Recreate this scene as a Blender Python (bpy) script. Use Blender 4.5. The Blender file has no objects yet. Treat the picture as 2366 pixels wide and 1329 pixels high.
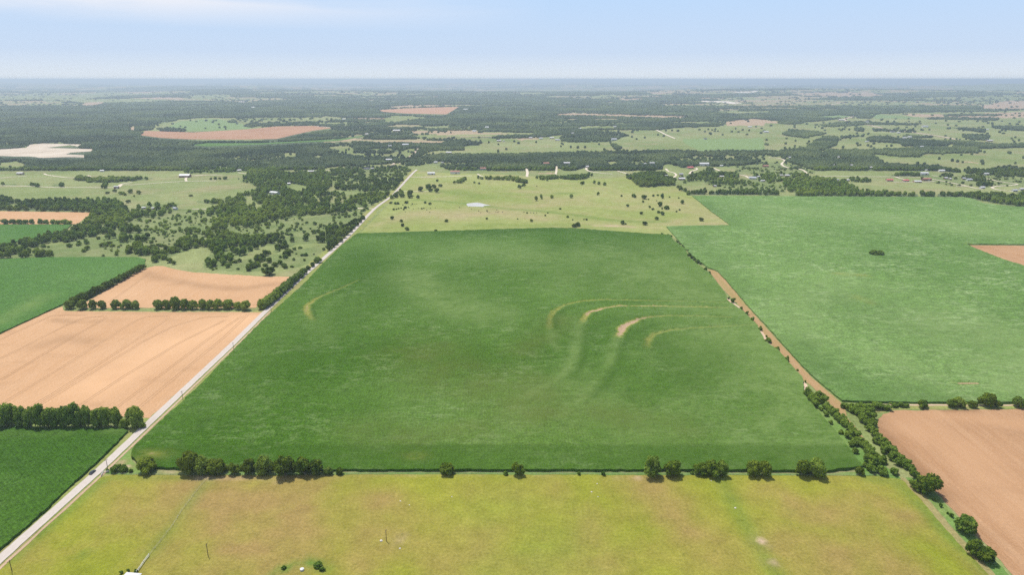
import bpy, math, random
import numpy as np
from mathutils import Vector
from mathutils.geometry import delaunay_2d_cdt

SC = bpy.context.scene
COL = SC.collection
R = math.radians
random.seed(7)
RNG = np.random.default_rng(11)

# ------------------------------------------------------------------ camera
H = 220.0                       # height of the drone
F = 1576.0                      # focal length in pixels of the 2366 px wide photograph
P = math.atan(481.5 / F)        # pitch below the horizontal
cam = bpy.data.cameras.new('camera')
cam.sensor_width = 36.0
cam.lens = 36.0 * F / 2366.0
cam.clip_start = 1.0
cam.clip_end = 200000.0
camo = bpy.data.objects.new('camera', cam)
camo.location = (0, 0, H)
camo.rotation_euler = (math.pi / 2 - P, 0, 0)
COL.objects.link(camo)
SC.camera = camo

# ------------------------------------------------------------------ sun and sky
SUN_EL, SUN_AZ = R(67), R(-36)          # azimuth measured from +Y towards +X
world = bpy.data.worlds.new('World')
SC.world = world
world.use_nodes = True
wt = world.node_tree
for n in list(wt.nodes):
    wt.nodes.remove(n)
sky = wt.nodes.new('ShaderNodeTexSky')
sky.sky_type = 'NISHITA'
sky.sun_disc = False
sky.sun_elevation = SUN_EL
sky.sun_rotation = SUN_AZ
sky.air_density = 1.0
sky.dust_density = 1.2
sky.ozone_density = 1.4
wbg = wt.nodes.new('ShaderNodeBackground')
wbg.inputs[1].default_value = 0.115
wout = wt.nodes.new('ShaderNodeOutputWorld')
tcw = wt.nodes.new('ShaderNodeTexCoord')
mpw = wt.nodes.new('ShaderNodeMapping')
mpw.inputs['Scale'].default_value = (1.2, 3.0, 14.0)
mpw.inputs['Rotation'].default_value = (0.0, 0.06, 0.0)
nzw = wt.nodes.new('ShaderNodeTexNoise')
nzw.inputs['Scale'].default_value = 1.3
nzw.inputs['Detail'].default_value = 6
nzw.inputs['Roughness'].default_value = 0.55
crw = wt.nodes.new('ShaderNodeValToRGB')
crw.color_ramp.elements[0].position = 0.30
crw.color_ramp.elements[1].position = 0.52
# the thin cirrus gathers towards the left and well above the horizon
sepw = wt.nodes.new('ShaderNodeSeparateXYZ')
mrx = wt.nodes.new('ShaderNodeMapRange')
mrx.inputs[1].default_value = 0.05; mrx.inputs[2].default_value = -0.42
mrz = wt.nodes.new('ShaderNodeMapRange')
mrz.inputs[1].default_value = 0.062; mrz.inputs[2].default_value = 0.092
mlw = wt.nodes.new('ShaderNodeMath'); mlw.operation = 'MULTIPLY'
mlw2 = wt.nodes.new('ShaderNodeMath'); mlw2.operation = 'MULTIPLY'
mlw3 = wt.nodes.new('ShaderNodeMath'); mlw3.operation = 'MULTIPLY'; mlw3.inputs[1].default_value = 1.0
mxw = wt.nodes.new('ShaderNodeMix'); mxw.data_type = 'RGBA'
mxw.inputs[7].default_value = (6.9, 7.2, 7.9, 1)
L = wt.links.new
L(tcw.outputs['Generated'], mpw.inputs[0]); L(mpw.outputs[0], nzw.inputs['Vector'])
L(nzw.outputs[0], crw.inputs[0]); L(tcw.outputs['Generated'], sepw.inputs[0])
L(sepw.outputs[0], mrx.inputs[0]); L(sepw.outputs[2], mrz.inputs[0])
L(mrx.outputs[0], mlw.inputs[0]); L(mrz.outputs[0], mlw.inputs[1])
L(mlw.outputs[0], mlw2.inputs[0]); L(crw.outputs[0], mlw2.inputs[1])
L(mlw2.outputs[0], mlw3.inputs[0]); L(mlw3.outputs[0], mxw.inputs[0])
# pale summer sky low over the horizon, clearer blue above it
lowr = wt.nodes.new('ShaderNodeValToRGB')
er = lowr.color_ramp.elements
er[0].position = 0.0; er[0].color = (6.5, 6.95, 7.35, 1)
er[1].position = 0.11; er[1].color = (4.3, 5.9, 8.1, 1)
e2 = er.new(0.035); e2.color = (5.0, 6.05, 7.55, 1)
upr = wt.nodes.new('ShaderNodeMapRange')
upr.inputs[1].default_value = 0.14; upr.inputs[2].default_value = 0.45
mlo = wt.nodes.new('ShaderNodeMix'); mlo.data_type = 'RGBA'
L(sepw.outputs[2], lowr.inputs[0]); L(sepw.outputs[2], upr.inputs[0])
L(upr.outputs[0], mlo.inputs[0]); L(lowr.outputs[0], mlo.inputs[6]); L(sky.outputs[0], mlo.inputs[7])
L(mlo.outputs[2], mxw.inputs[6]); L(mxw.outputs[2], wbg.inputs[0]); L(wbg.outputs[0], wout.inputs[0])

sun = bpy.data.lights.new('sun', 'SUN')
sun.energy = 4.2
sun.angle = R(0.53)
sun.color = (1.0, 0.955, 0.89)
suno = bpy.data.objects.new('sun', sun)
sd = Vector((math.sin(SUN_AZ) * math.cos(SUN_EL), math.cos(SUN_AZ) * math.cos(SUN_EL), math.sin(SUN_EL)))
suno.rotation_euler = (-sd).to_track_quat('-Z', 'Y').to_euler()
suno.location = (0, 0, 2000)
COL.objects.link(suno)

SC.view_settings.view_transform = 'Standard'
SC.view_settings.look = 'None'
SC.view_settings.exposure = 0.07
SC.view_settings.gamma = 1.0
SC.view_settings.use_curve_mapping = False
SC.render.engine = 'CYCLES'
SC.cycles.max_bounces = 4
SC.cycles.diffuse_bounces = 2
SC.cycles.glossy_bounces = 1
SC.cycles.transmission_bounces = 2
SC.cycles.transparent_max_bounces = 4
SC.cycles.volume_bounces = 0
SC.cycles.use_denoising = False

# ------------------------------------------------------------------ map helpers
sP, cP = math.sin(P), math.cos(P)

def G(x, y):
    """photo pixel -> point on the ground"""
    u = (x - 1183.0) / F; v = (y - 664.5) / F
    dz = -(v * cP + sP)
    dy = cP - v * sP
    t = H / -dz
    return (u * t, dy * t)

def proj(X, Y, Z=0.0):
    """ground points -> photo pixels (numpy)"""
    zc = Y * cP - (Z - H) * sP
    yc = Y * sP + (Z - H) * cP
    zc = np.maximum(zc, 1.0)
    return 1183.0 + F * X / zc, 664.5 - F * yc / zc

def depth(x, y):
    X, Y = G(x, y)
    return Y * cP + H * sP

def mpp(x, y):
    """metres per photo pixel, seen square on, at a ground point"""
    return depth(x, y) / F

def hm(x, y, hpx):
    """real height of something standing at (x,y) that looks hpx tall"""
    X, Y = G(x, y)
    c = math.cos(math.atan2(H, math.hypot(X, Y)))
    return hpx * mpp(x, y) / max(0.5, c)

def vnoise(x, y, seed=0):
    xi = np.floor(x).astype(np.int64); yi = np.floor(y).astype(np.int64)
    fx = x - xi; fy = y - yi
    fx = fx * fx * (3 - 2 * fx); fy = fy * fy * (3 - 2 * fy)
    def h(a, b):
        n = (a * 374761393 + b * 668265263 + seed * 1274126177) & 0xffffffff
        n = ((n ^ (n >> 13)) * 1274126177) & 0xffffffff
        return ((n ^ (n >> 16)) & 0xffff) / 65535.0
    a = h(xi, yi); b = h(xi + 1, yi); c = h(xi, yi + 1); d = h(xi + 1, yi + 1)
    return (a * (1 - fx) + b * fx) * (1 - fy) + (c * (1 - fx) + d * fx) * fy

def fbm(x, y, seed=0, octv=4):
    s = 0; a = 0.5; t = 0
    for k in range(octv):
        s = s + a * vnoise(x * 2 ** k + 17.3 * k, y * 2 ** k - 9.1 * k, seed + k)
        t += a; a *= 0.5
    return s / t

def relief(X, Y):
    """gentle far ridges; the ground is flat nearer than 7 km"""
    r = np.hypot(X, Y)
    a = np.clip((r - 7500) / 9000, 0, 1)
    n = fbm(X / 6500 + 3.1, Y / 5200 + 7.7, 5, 4)
    m = np.clip((n - 0.40) / 0.35, 0, 1.2)
    return a * 95 * m * m * (3 - 2 * np.minimum(m, 1)) - a * 12

def inpoly(px, py, poly):
    res = np.zeros(px.shape, bool)
    n = len(poly)
    for i in range(n):
        x1, y1 = poly[i]; x2, y2 = poly[(i + 1) % n]
        if y1 == y2:
            continue
        c = ((y1 > py) != (y2 > py)) & (px < (x2 - x1) * (py - y1) / (y2 - y1) + x1)
        res ^= c
    return res

def distline(X, Y, pts):
    """distance to a polyline and position 0..1 along it"""
    best = np.full(X.shape, 1e9); pos = np.zeros(X.shape)
    n = len(pts) - 1
    for i in range(n):
        ax, ay = pts[i]; bx, by = pts[i + 1]
        dx, dy = bx - ax, by - ay
        l2 = dx * dx + dy * dy + 1e-9
        t = np.clip(((X - ax) * dx + (Y - ay) * dy) / l2, 0, 1)
        d = np.hypot(X - ax - t * dx, Y - ay - t * dy)
        m = d < best
        best = np.where(m, d, best); pos = np.where(m, (i + t) / n, pos)
    return best, pos

# ------------------------------------------------------------------ object helpers
def tag(o, label=None, cat=None, group=None, kind=None):
    if label: o['label'] = label
    if cat: o['category'] = cat
    if group: o['group'] = group
    if kind: o['kind'] = kind
    return o

def mesh_np(name, verts, faces, mat=None, smooth=False):
    """verts Nx3, faces list of arrays with 3 or 4 columns"""
    me = bpy.data.meshes.new(name)
    verts = np.asarray(verts, dtype=np.float32)
    if not isinstance(faces, (list, tuple)):
        faces = [faces]
    faces = [np.asarray(f, dtype=np.int32) for f in faces if len(f)]
    nl = sum(f.size for f in faces); nf = sum(len(f) for f in faces)
    me.vertices.add(len(verts)); me.vertices.foreach_set('co', verts.ravel())
    me.loops.add(nl); me.polygons.add(nf)
    me.loops.foreach_set('vertex_index', np.concatenate([f.ravel() for f in faces]))
    tot = np.concatenate([np.full(len(f), f.shape[1], np.int32) for f in faces])
    st = np.concatenate([[0], np.cumsum(tot)[:-1]]).astype(np.int32)
    me.polygons.foreach_set('loop_start', st)
    me.polygons.foreach_set('loop_total', tot)
    me.polygons.foreach_set('use_smooth', np.full(nf, smooth))
    me.update(calc_edges=True)
    if mat: me.materials.append(mat)
    return me

def link(name, me, parent=None):
    o = bpy.data.objects.new(name, me)
    COL.objects.link(o)
    if parent is not None: o.parent = parent
    return o

def fattr(me, name, arr):
    a = me.attributes.new(name, 'FLOAT', 'POINT')
    a.data.foreach_set('value', np.asarray(arr, dtype=np.float32))

def smooth_poly(pts, closed=True, step=None):
    return pts

# ------------------------------------------------------------------ materials
class M:
    def __init__(s, name):
        s.m = bpy.data.materials.new(name); s.m.use_nodes = True
        s.t = s.m.node_tree
        for n in list(s.t.nodes): s.t.nodes.remove(n)
        s.out = s.t.nodes.new('ShaderNodeOutputMaterial')
    def n(s, kind, **kw):
        nd = s.t.nodes.new(kind)
        for k, v in kw.items():
            if k.startswith('i_'):
                nd.inputs[k[2:].replace('_', ' ')].default_value = v
            else: setattr(nd, k, v)
        return nd
    def l(s, a, b): s.t.links.new(a, b)
    def pos(s, scale=(1, 1, 1), rot=(0, 0, 0)):
        tc = s.n('ShaderNodeTexCoord'); mp = s.n('ShaderNodeMapping')
        mp.inputs['Scale'].default_value = scale; mp.inputs['Rotation'].default_value = rot
        s.l(tc.outputs['Object'], mp.inputs[0])
        return mp.outputs[0]
    def noise(s, vec, scale, detail=4, rough=0.5, dist=0.0):
        nz = s.n('ShaderNodeTexNoise')
        nz.inputs['Scale'].default_value = scale; nz.inputs['Detail'].default_value = detail
        nz.inputs['Roughness'].default_value = rough; nz.inputs['Distortion'].default_value = dist
        s.l(vec, nz.inputs['Vector'])
        return nz.outputs[0]
    def ramp(s, fac, a, b, ca=(0, 0, 0, 1), cb=(1, 1, 1, 1)):
        r = s.n('ShaderNodeValToRGB')
        r.color_ramp.elements[0].position = a; r.color_ramp.elements[1].position = b
        r.color_ramp.elements[0].color = ca; r.color_ramp.elements[1].color = cb
        s.l(fac, r.inputs[0])
        return r.outputs[0]
    def mix(s, fac, a, b, mode='MIX'):
        mx = s.n('ShaderNodeMix'); mx.data_type = 'RGBA'; mx.blend_type = mode
        for idx, v in ((0, fac), (6, a), (7, b)):
            if isinstance(v, (int, float)): mx.inputs[idx].default_value = v
            elif isinstance(v, tuple): mx.inputs[idx].default_value = v if len(v) == 4 else v + (1,)
            else: s.l(v, mx.inputs[idx])
        return mx.outputs[2]
    def math(s, op, a, b=0.0, clamp=False):
        m = s.n('ShaderNodeMath'); m.operation = op; m.use_clamp = clamp
        for i, v in ((0, a), (1, b)):
            if isinstance(v, (int, float)): m.inputs[i].default_value = v
            else: s.l(v, m.inputs[i])
        return m.outputs[0]
    def attr(s, name):
        a = s.n('ShaderNodeAttribute'); a.attribute_name = name
        return a.outputs['Fac']
    def finish(s, color, rough=0.9, bump=None, bdist=0.3, bstr=0.5, spec=0.2, transl=0.0, tcol=None):
        b = s.n('ShaderNodeBsdfPrincipled')
        if isinstance(color, tuple): b.inputs['Base Color'].default_value = color if len(color) == 4 else color + (1,)
        else: s.l(color, b.inputs['Base Color'])
        b.inputs['Roughness'].default_value = rough
        b.inputs['Specular IOR Level'].default_value = spec
        if bump is not None:
            bp = s.n('ShaderNodeBump'); bp.inputs['Strength'].default_value = bstr
            bp.inputs['Distance'].default_value = bdist
            s.l(bump, bp.inputs['Height']); s.l(bp.outputs[0], b.inputs['Normal'])
        sh = b.outputs[0]
        if transl > 0:
            tr = s.n('ShaderNodeBsdfTranslucent')
            s.l(tcol if tcol is not None else color, tr.inputs[0])
            ms = s.n('ShaderNodeMixShader'); ms.inputs[0].default_value = transl
            s.l(sh, ms.inputs[1]); s.l(tr.outputs[0], ms.inputs[2]); sh = ms.outputs[0]
        s.l(sh, s.out.inputs[0])
        return s.m

def crop_mat(name, c_dark, c_light, c_pale, row_angle, row_amp, pale_amt, vscale=1.0):
    m = M(name)
    p = m.pos(rot=(0, 0, row_angle))
    big = m.ramp(m.noise(p, 0.0042, 3, 0.5), 0.36, 0.66)
    # wind-laid wisps, longer across the rows
    q = m.pos(scale=(0.08, 0.16, 1), rot=(0, 0, row_angle - 0.35))
    wis = m.ramp(m.noise(q, 1.0 * vscale, 7, 0.68, 0.6), 0.47, 0.72)
    wis2 = m.ramp(m.noise(p, 0.016, 3, 0.6), 0.38, 0.66)
    wis = m.math('MULTIPLY', wis, wis2)
    fine = m.noise(p, 0.55, 5, 0.75)
    c = m.mix(big, c_dark, c_light)
    c = m.mix(m.math('MULTIPLY', wis, pale_amt), c, c_pale)
    md_ = .20 if pale_amt < .9 else .34
    med = m.ramp(m.noise(m.pos(scale=(0.8, 1.25, 1), rot=(0, 0, row_angle - 0.35)), 0.15, 6, 0.74), 0.3, 0.72, (1 - md_, 1 - md_, 1 - md_, 1), (1 + md_, 1 + md_, 1 + md_ * .9, 1))
    c = m.mix(1.0, c, med, 'MULTIPLY')
    # plant rows
    w = m.n('ShaderNodeTexWave'); w.wave_type = 'BANDS'; w.bands_direction = 'X'
    w.inputs['Scale'].default_value = 0.16; w.inputs['Distortion'].default_value = 0.8
    w.inputs['Detail'].default_value = 1; w.inputs['Detail Scale'].default_value = 0.3
    m.l(p, w.inputs['Vector'])
    rows = m.ramp(w.outputs[1], 0.0, 1.0, (1 - row_amp,) * 3 + (1,), (1 + row_amp,) * 3 + (1,))
    c = m.mix(1.0, c, rows, 'MULTIPLY')
    fr = m.ramp(fine, 0.34, 0.68, (0.50, 0.53, 0.50, 1), (1.52, 1.48, 1.46, 1))
    c = m.mix(1.0, c, fr, 'MULTIPLY')
    # thin, yellowed and bare places of the terraces; long tint swaths
    yel = m.attr('thin')
    c = m.mix(m.math('MULTIPLY', m.math('MULTIPLY', yel, 1.5, True), m.ramp(m.noise(p, 0.35, 4, 0.7), 0.30, 0.52)), c, (0.270, 0.265, 0.060))
    bare = m.ramp(m.math('ADD', yel, m.math('MULTIPLY', m.math('SUBTRACT', m.noise(p, 0.5, 3, 0.7), 0.5), 0.9)), 0.62, 0.86)
    c = m.mix(bare, c, (0.43, 0.285, 0.19))
    sw = m.math('MULTIPLY', m.attr('swath'), m.ramp(m.noise(q, 2.3, 6, 0.7, 0.4), 0.30, 0.66, (0.35, 0.35, 0.35, 1), (1.5, 1.5, 1.5, 1)), True)
    c = m.mix(m.math('MULTIPLY', sw, 0.85), c, m.mix(0.65, c_pale, (0.150, 0.225, 0.050)))
    c = m.mix(m.attr('olive'), c, (0.105, 0.120, 0.028))
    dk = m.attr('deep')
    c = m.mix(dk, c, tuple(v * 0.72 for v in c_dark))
    bump = m.math('ADD', m.noise(p, 0.9, 4, 0.7), m.math('MULTIPLY', m.noise(p, 0.12, 3), 1.6))
    return m.finish(c, 0.9, bump, 0.9, 0.5, 0.04)

MAIN_ANG = R(-2.0)
MAT = {}
MAT['crop_main'] = crop_mat('corn_leaves', (0.040, 0.104, 0.004), (0.088, 0.168, 0.026), (0.185, 0.258, 0.100), MAIN_ANG, 0.05, 0.85)
MAT['crop_right'] = crop_mat('pale_corn_leaves', (0.102, 0.190, 0.044), (0.140, 0.238, 0.064), (0.320, 0.410, 0.200), MAIN_ANG, 0.04, 0.95)
MAT['crop_left'] = crop_mat('dark_corn_leaves', (0.038, 0.100, 0.008), (0.062, 0.132, 0.016), (0.14, 0.22, 0.07), R(-50), 0.08, 0.45)
MAT['crop_far'] = crop_mat('far_crop_leaves', (0.062, 0.150, 0.026), (0.088, 0.180, 0.040), (0.17, 0.25, 0.09), MAIN_ANG, 0.05, 0.4)

def soil_mat(name, c1, c2, c3, ang, wave=0.0, streak=0.3):
    m = M(name)
    p = m.pos(rot=(0, 0, ang))
    q = m.pos(scale=(0.12, 0.012, 1), rot=(0, 0, ang))
    big = m.ramp(m.noise(p, 0.007, 4, 0.55), 0.33, 0.68)
    c = m.mix(big, c1, c2)
    st = m.ramp(m.noise(q, 1.0, 6, 0.65, 0.4), 0.35, 0.70)
    c = m.mix(m.math('MULTIPLY', st, streak), c, c3)
    pt = m.ramp(m.noise(m.pos(scale=(0.02, 0.05, 1), rot=(0, 0, ang + 0.5)), 1, 5, 0.6), 0.56, 0.75)
    c = m.mix(m.math('MULTIPLY', pt, 0.35), c, tuple(v * 0.62 for v in c1))
    s2 = m.ramp(m.noise(m.pos(scale=(0.75, 0.035, 1), rot=(0, 0, ang)), 1, 5, 0.7), 0.34, 0.68, (0.93, 0.925, 0.92, 1), (1.06, 1.06, 1.065, 1))
    c = m.mix(1.0, c, s2, 'MULTIPLY')
    f = m.ramp(m.noise(p, 0.7, 5, 0.8), 0.3, 0.72, (0.80, 0.79, 0.78, 1), (1.2, 1.2, 1.2, 1))
    c = m.mix(1.0, c, f, 'MULTIPLY')
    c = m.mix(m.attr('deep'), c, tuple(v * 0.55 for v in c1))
    c = m.mix(m.attr('thin'), c, tuple(min(1, v * 1.18) for v in c2))
    return m.finish(c, 0.95, m.noise(p, 0.8, 4, 0.75), 0.4, 0.5, 0.0)

MAT['straw'] = soil_mat('ripe_straw', (0.480, 0.285, 0.150), (0.545, 0.340, 0.190), (0.58, 0.385, 0.235), R(-42), streak=0.3)
MAT['stubble'] = soil_mat('reaped_stubble', (0.330, 0.180, 0.090), (0.405, 0.240, 0.130), (0.49, 0.315, 0.185), R(38), streak=0.6)
MAT['reddish'] = soil_mat('reddish_soil', (0.35, 0.19, 0.11), (0.42, 0.25, 0.155), (0.46, 0.30, 0.2), R(10), streak=0.5)
MAT['strip_soil'] = soil_mat('strip_soil', (0.36, 0.22, 0.11), (0.42, 0.27, 0.15), (0.27, 0.24, 0.08), R(-25), streak=0.7)
MAT['quarry'] = soil_mat('quarry_gravel', (0.44, 0.355, 0.265), (0.64, 0.565, 0.46), (0.34, 0.27, 0.20), R(70), streak=0.8)
MAT['dirt'] = soil_mat('dirt_edge', (0.44, 0.30, 0.20), (0.50, 0.37, 0.27), (0.40, 0.33, 0.18), 0, streak=0.4)

def grass_mat(name, greens, brown, pale, s=1.0, bamt=0.6, detail=1.0):
    m = M(name)
    p = m.pos()
    big = m.ramp(m.noise(p, 0.006 * s, 4, 0.6), 0.35, 0.65)
    c = m.mix(big, greens[0], greens[1])
    br = m.ramp(m.noise(m.pos(rot=(0, 0, 1.0)), 0.012 * s, 5, 0.62, 0.5), 0.45, 0.70)
    c = m.mix(m.math('MULTIPLY', br, bamt), c, brown)
    c = m.mix(m.attr('brown'), c, brown)
    c = m.mix(m.attr('green'), c, (0.12, 0.20, 0.035))
    c = m.mix(m.attr('bare'), c, (0.52, 0.37, 0.27))
    md = m.ramp(m.noise(p, 0.10 * s, 5, 0.7), 0.3, 0.72, (0.84, 0.84, 0.82, 1), (1.15, 1.15, 1.17, 1))
    c = m.mix(1.0, c, md, 'MULTIPLY')
    f = m.noise(p, 0.62, 6, 0.8)
    fr = m.ramp(f, 0.32, 0.70, (0.70, 0.72, 0.68, 1), (1.28, 1.27, 1.30, 1))
    c = m.mix(1.0, c, fr, 'MULTIPLY')
    tuft = m.ramp(m.noise(p, 0.33, 2, 0.5), 0.66, 0.74)
    c = m.mix(m.math('MULTIPLY', tuft, 0.35), c, tuple(v * 0.45 for v in greens[0]))
    return m.finish(c, 0.9, f, 0.5, 0.5, 0.0)

MAT['pasture'] = grass_mat('near_pasture_grass', ((0.205, 0.235, 0.022), (0.300, 0.288, 0.044)), (0.300, 0.212, 0.074), None, 1.0, 0.65)
MAT['midpasture'] = grass_mat('middle_pasture_grass', ((0.215, 0.262, 0.068), (0.300, 0.325, 0.115)), (0.345, 0.300, 0.150), None, 0.7, 0.8)
MAT['verge'] = grass_mat('verge_grass', ((0.21, 0.26, 0.06), (0.30, 0.31, 0.11)), (0.32, 0.25, 0.12), None, 2.0, 0.7)
MAT['weeds'] = grass_mat('green_weeds', ((0.11, 0.21, 0.045), (0.17, 0.27, 0.07)), (0.26, 0.24, 0.09), None, 3.0, 0.4)

def road_mat(name, c1, c2, edge):
    m = M(name)
    p = m.pos()
    c = m.mix(m.noise(p, 0.05, 4), c1, c2)
    c = m.mix(m.math('MULTIPLY', m.ramp(m.noise(p, 0.35, 5, 0.7), 0.45, 0.75), 0.35), c, edge)
    tr = m.ramp(m.attr('rut'), 0.2, 0.9)
    c = m.mix(m.math('MULTIPLY', tr, 0.30), c, tuple(min(1, v * 1.2) for v in c1))
    return m.finish(c, 0.9, m.noise(p, 1.4, 3), 0.1, 0.4, 0.15)
MAT['road'] = road_mat('pale_gravel', (0.48, 0.42, 0.37), (0.54, 0.485, 0.43), (0.36, 0.31, 0.25))
MAT['track'] = road_mat('caliche_track', (0.58, 0.50, 0.38), (0.66, 0.58, 0.46), (0.44, 0.38, 0.26))
MAT['dirt_road'] = road_mat('tan_dirt_road', (0.46, 0.36, 0.27), (0.52, 0.42, 0.33), (0.38, 0.31, 0.2))

def water_mat():
    m = M('pond_water')
    p = m.pos()
    return m.finish(m.mix(m.noise(p, 0.05, 3), (0.40, 0.40, 0.39), (0.50, 0.50, 0.48)), 0.6, m.noise(p, 0.5, 3), 0.05, 0.3, 0.2)
MAT['water'] = water_mat()

def leaf_mat(name, c1, c2, c3, transl=0.25):
    m = M(name)
    oi = m.n('ShaderNodeObjectInfo')
    p = m.pos()
    rnd = oi.outputs['Random']
    c = m.mix(rnd, c1, c2)
    g = m.n('ShaderNodeNewGeometry')
    n1 = m.noise(g.outputs['Position'], 0.35, 3, 0.6)
    c = m.mix(m.ramp(n1, 0.42, 0.70), c, c3)
    n2 = m.noise(g.outputs['Position'], 0.006, 2, 0.5)
    c = m.mix(m.math('MULTIPLY', m.ramp(n2, 0.46, 0.60), 0.75), c, tuple(x * k for x, k in zip(c3, (1.1, 1.05, 1.0))))
    n4 = m.noise(g.outputs['Position'], 0.0022, 4, 0.6)
    c = m.mix(1.0, c, m.ramp(n4, 0.36, 0.64, (0.72, 0.74, 0.80, 1), (1.34, 1.30, 1.16, 1)), 'MULTIPLY')
    n3 = m.noise(g.outputs['Position'], 1.3, 2, 0.6)
    c = m.mix(1.0, c, m.ramp(n3, 0.3, 0.7, (0.65, 0.65, 0.65, 1), (1.35, 1.35, 1.35, 1)), 'MULTIPLY')
    return m.finish(c, 0.9, None, spec=0.0, transl=transl)
MAT['oak'] = leaf_mat('oak_leaves', (0.040, 0.084, 0.010), (0.096, 0.160, 0.017), (0.190, 0.250, 0.028), 0.25)
MAT['hack'] = leaf_mat('hackberry_leaves', (0.105, 0.195, 0.028), (0.205, 0.305, 0.046), (0.300, 0.395, 0.070), 0.45)
MAT['shrub'] = leaf_mat('shrub_leaves', (0.065, 0.145, 0.018), (0.125, 0.215, 0.030), (0.190, 0.280, 0.045), 0.35)
MAT['brownleaf'] = leaf_mat('russet_leaves', (0.085, 0.095, 0.022), (0.120, 0.120, 0.030), (0.20, 0.17, 0.055), 0.25)
MAT['wood_far'] = leaf_mat('woodland_leaves', (0.054, 0.092, 0.046), (0.112, 0.158, 0.070), (0.180, 0.238, 0.098), 0.3)

def flat_mat(name, c, rough=0.8, spec=0.3, var=0.1, scale=0.8, metal=0.0):
    m = M(name)
    p = m.pos()
    n = m.noise(p, scale, 4, 0.6)
    cc = m.mix(n, tuple(v * (1 - var) for v in c), tuple(min(1, v * (1 + var)) for v in c))
    mt = m.finish(cc, rough, None, spec=spec)
    return mt
MAT['bark'] = flat_mat('grey_brown_bark', (0.13, 0.10, 0.075), 0.95, 0.1, 0.3)
MAT['deadwood'] = flat_mat('pale_dead_wood', (0.30, 0.26, 0.22), 0.95, 0.1, 0.3)
MAT['pole'] = flat_mat('weathered_pole_wood', (0.12, 0.085, 0.06), 0.9, 0.1, 0.2)
MAT['roof_white'] = flat_mat('white_metal_roof', (0.60, 0.60, 0.59), 0.5, 0.4, 0.06)
MAT['roof_grey'] = flat_mat('grey_metal_roof', (0.42, 0.44, 0.48), 0.5, 0.4, 0.08)
MAT['roof_dark'] = flat_mat('dark_shingle_roof', (0.12, 0.12, 0.14), 0.9, 0.2, 0.15)
MAT['roof_red'] = flat_mat('red_metal_roof', (0.50, 0.13, 0.12), 0.6, 0.3, 0.1)
MAT['roof_rust'] = flat_mat('rust_brown_roof', (0.36, 0.18, 0.13), 0.9, 0.2, 0.15)
MAT['wall_white'] = flat_mat('white_siding', (0.66, 0.65, 0.62), 0.8, 0.3, 0.06)
MAT['wall_tan'] = flat_mat('tan_stone_wall', (0.48, 0.38, 0.29), 0.9, 0.2, 0.12)
MAT['wall_brown'] = flat_mat('brown_brick_wall', (0.24, 0.13, 0.10), 0.9, 0.2, 0.15)
MAT['glass_dark'] = flat_mat('dark_window_glass', (0.03, 0.035, 0.04), 0.15, 0.5, 0.1)
MAT['car_paint'] = flat_mat('dark_blue_car_paint', (0.025, 0.033, 0.055), 0.25, 0.6, 0.05)
MAT['tyre'] = flat_mat('black_tyre_rubber', (0.02, 0.02, 0.02), 0.9, 0.2, 0.1)
MAT['rim'] = flat_mat('silver_wheel_rim', (0.45, 0.45, 0.46), 0.35, 0.5, 0.05)
MAT['lamp'] = flat_mat('car_lamp_lens', (0.7, 0.7, 0.68), 0.2, 0.5, 0.05)
MAT['white_pipe'] = flat_mat('white_painted_pipe', (0.72, 0.71, 0.66), 0.6, 0.3, 0.05)
MAT['fence_wire'] = flat_mat('weathered_fence', (0.46, 0.43, 0.38), 0.8, 0.3, 0.15)
MAT['cow_black'] = flat_mat('black_cow_hide', (0.022, 0.018, 0.016), 0.8, 0.2, 0.2)
MAT['cow_red'] = flat_mat('red_brown_cow_hide', (0.16, 0.065, 0.035), 0.8, 0.2, 0.2)
MAT['steel'] = flat_mat('galvanised_steel', (0.42, 0.43, 0.44), 0.45, 0.5, 0.1)
MAT['rock'] = flat_mat('pale_limestone_rock', (0.60, 0.55, 0.50), 0.95, 0.2, 0.2)


# ------------------------------------------------------------------ land cover traced on the ground
# every outline is given as photo pixels and thrown back onto the ground plane
def zz(s, ox, oy, pts):
    return [(ox + x / s, oy + y / s) for x, y in pts]
A = lambda pts: zz(3.943, 0, 160, pts)
B = lambda pts: zz(3.943, 600, 160, pts)
C3 = lambda pts: zz(3.943, 1200, 160, pts)
D = lambda pts: zz(3.943, 1766, 160, pts)
E5 = lambda pts: zz(4.732, 0, 380, pts)
E6 = lambda pts: zz(4.732, 450, 380, pts)
E7 = lambda pts: zz(4.732, 900, 380, pts)
E8 = lambda pts: zz(4.732, 1350, 380, pts)
F6 = lambda pts: zz(7.105, 1700, 360, pts)
F7 = lambda pts: zz(7.105, 2033, 360, pts)
F8 = lambda pts: zz(7.105, 1400, 360, pts)

FIELD_STRIP = B([(-1090, 600), (-1040, 560), (-600, 575), (-100, 545), (150, 520), (480, 515), (660, 535), (480, 560), (300, 600), (150, 635), (-160, 640), (-650, 638), (-900, 625)])
FIELD_FAR = B([(1080, 372), (1300, 357), (1560, 347), (1820, 342), (1700, 410), (1330, 402), (1130, 387)])
GREEN_STRIP = B([(-640, 690), (-480, 672), (0, 672), (340, 655), (700, 638), (940, 603), (960, 610), (720, 652), (350, 668), (0, 686), (-480, 703)])
QUARRY = A([(-80, 735), (0, 730), (240, 715), (280, 685), (400, 675), (740, 685), (700, 705), (640, 690), (430, 715), (860, 728), (830, 748), (640, 760), (600, 775), (790, 785), (780, 805), (600, 800), (400, 808), (250, 795), (140, 795), (0, 790), (-80, 795)])

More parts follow.
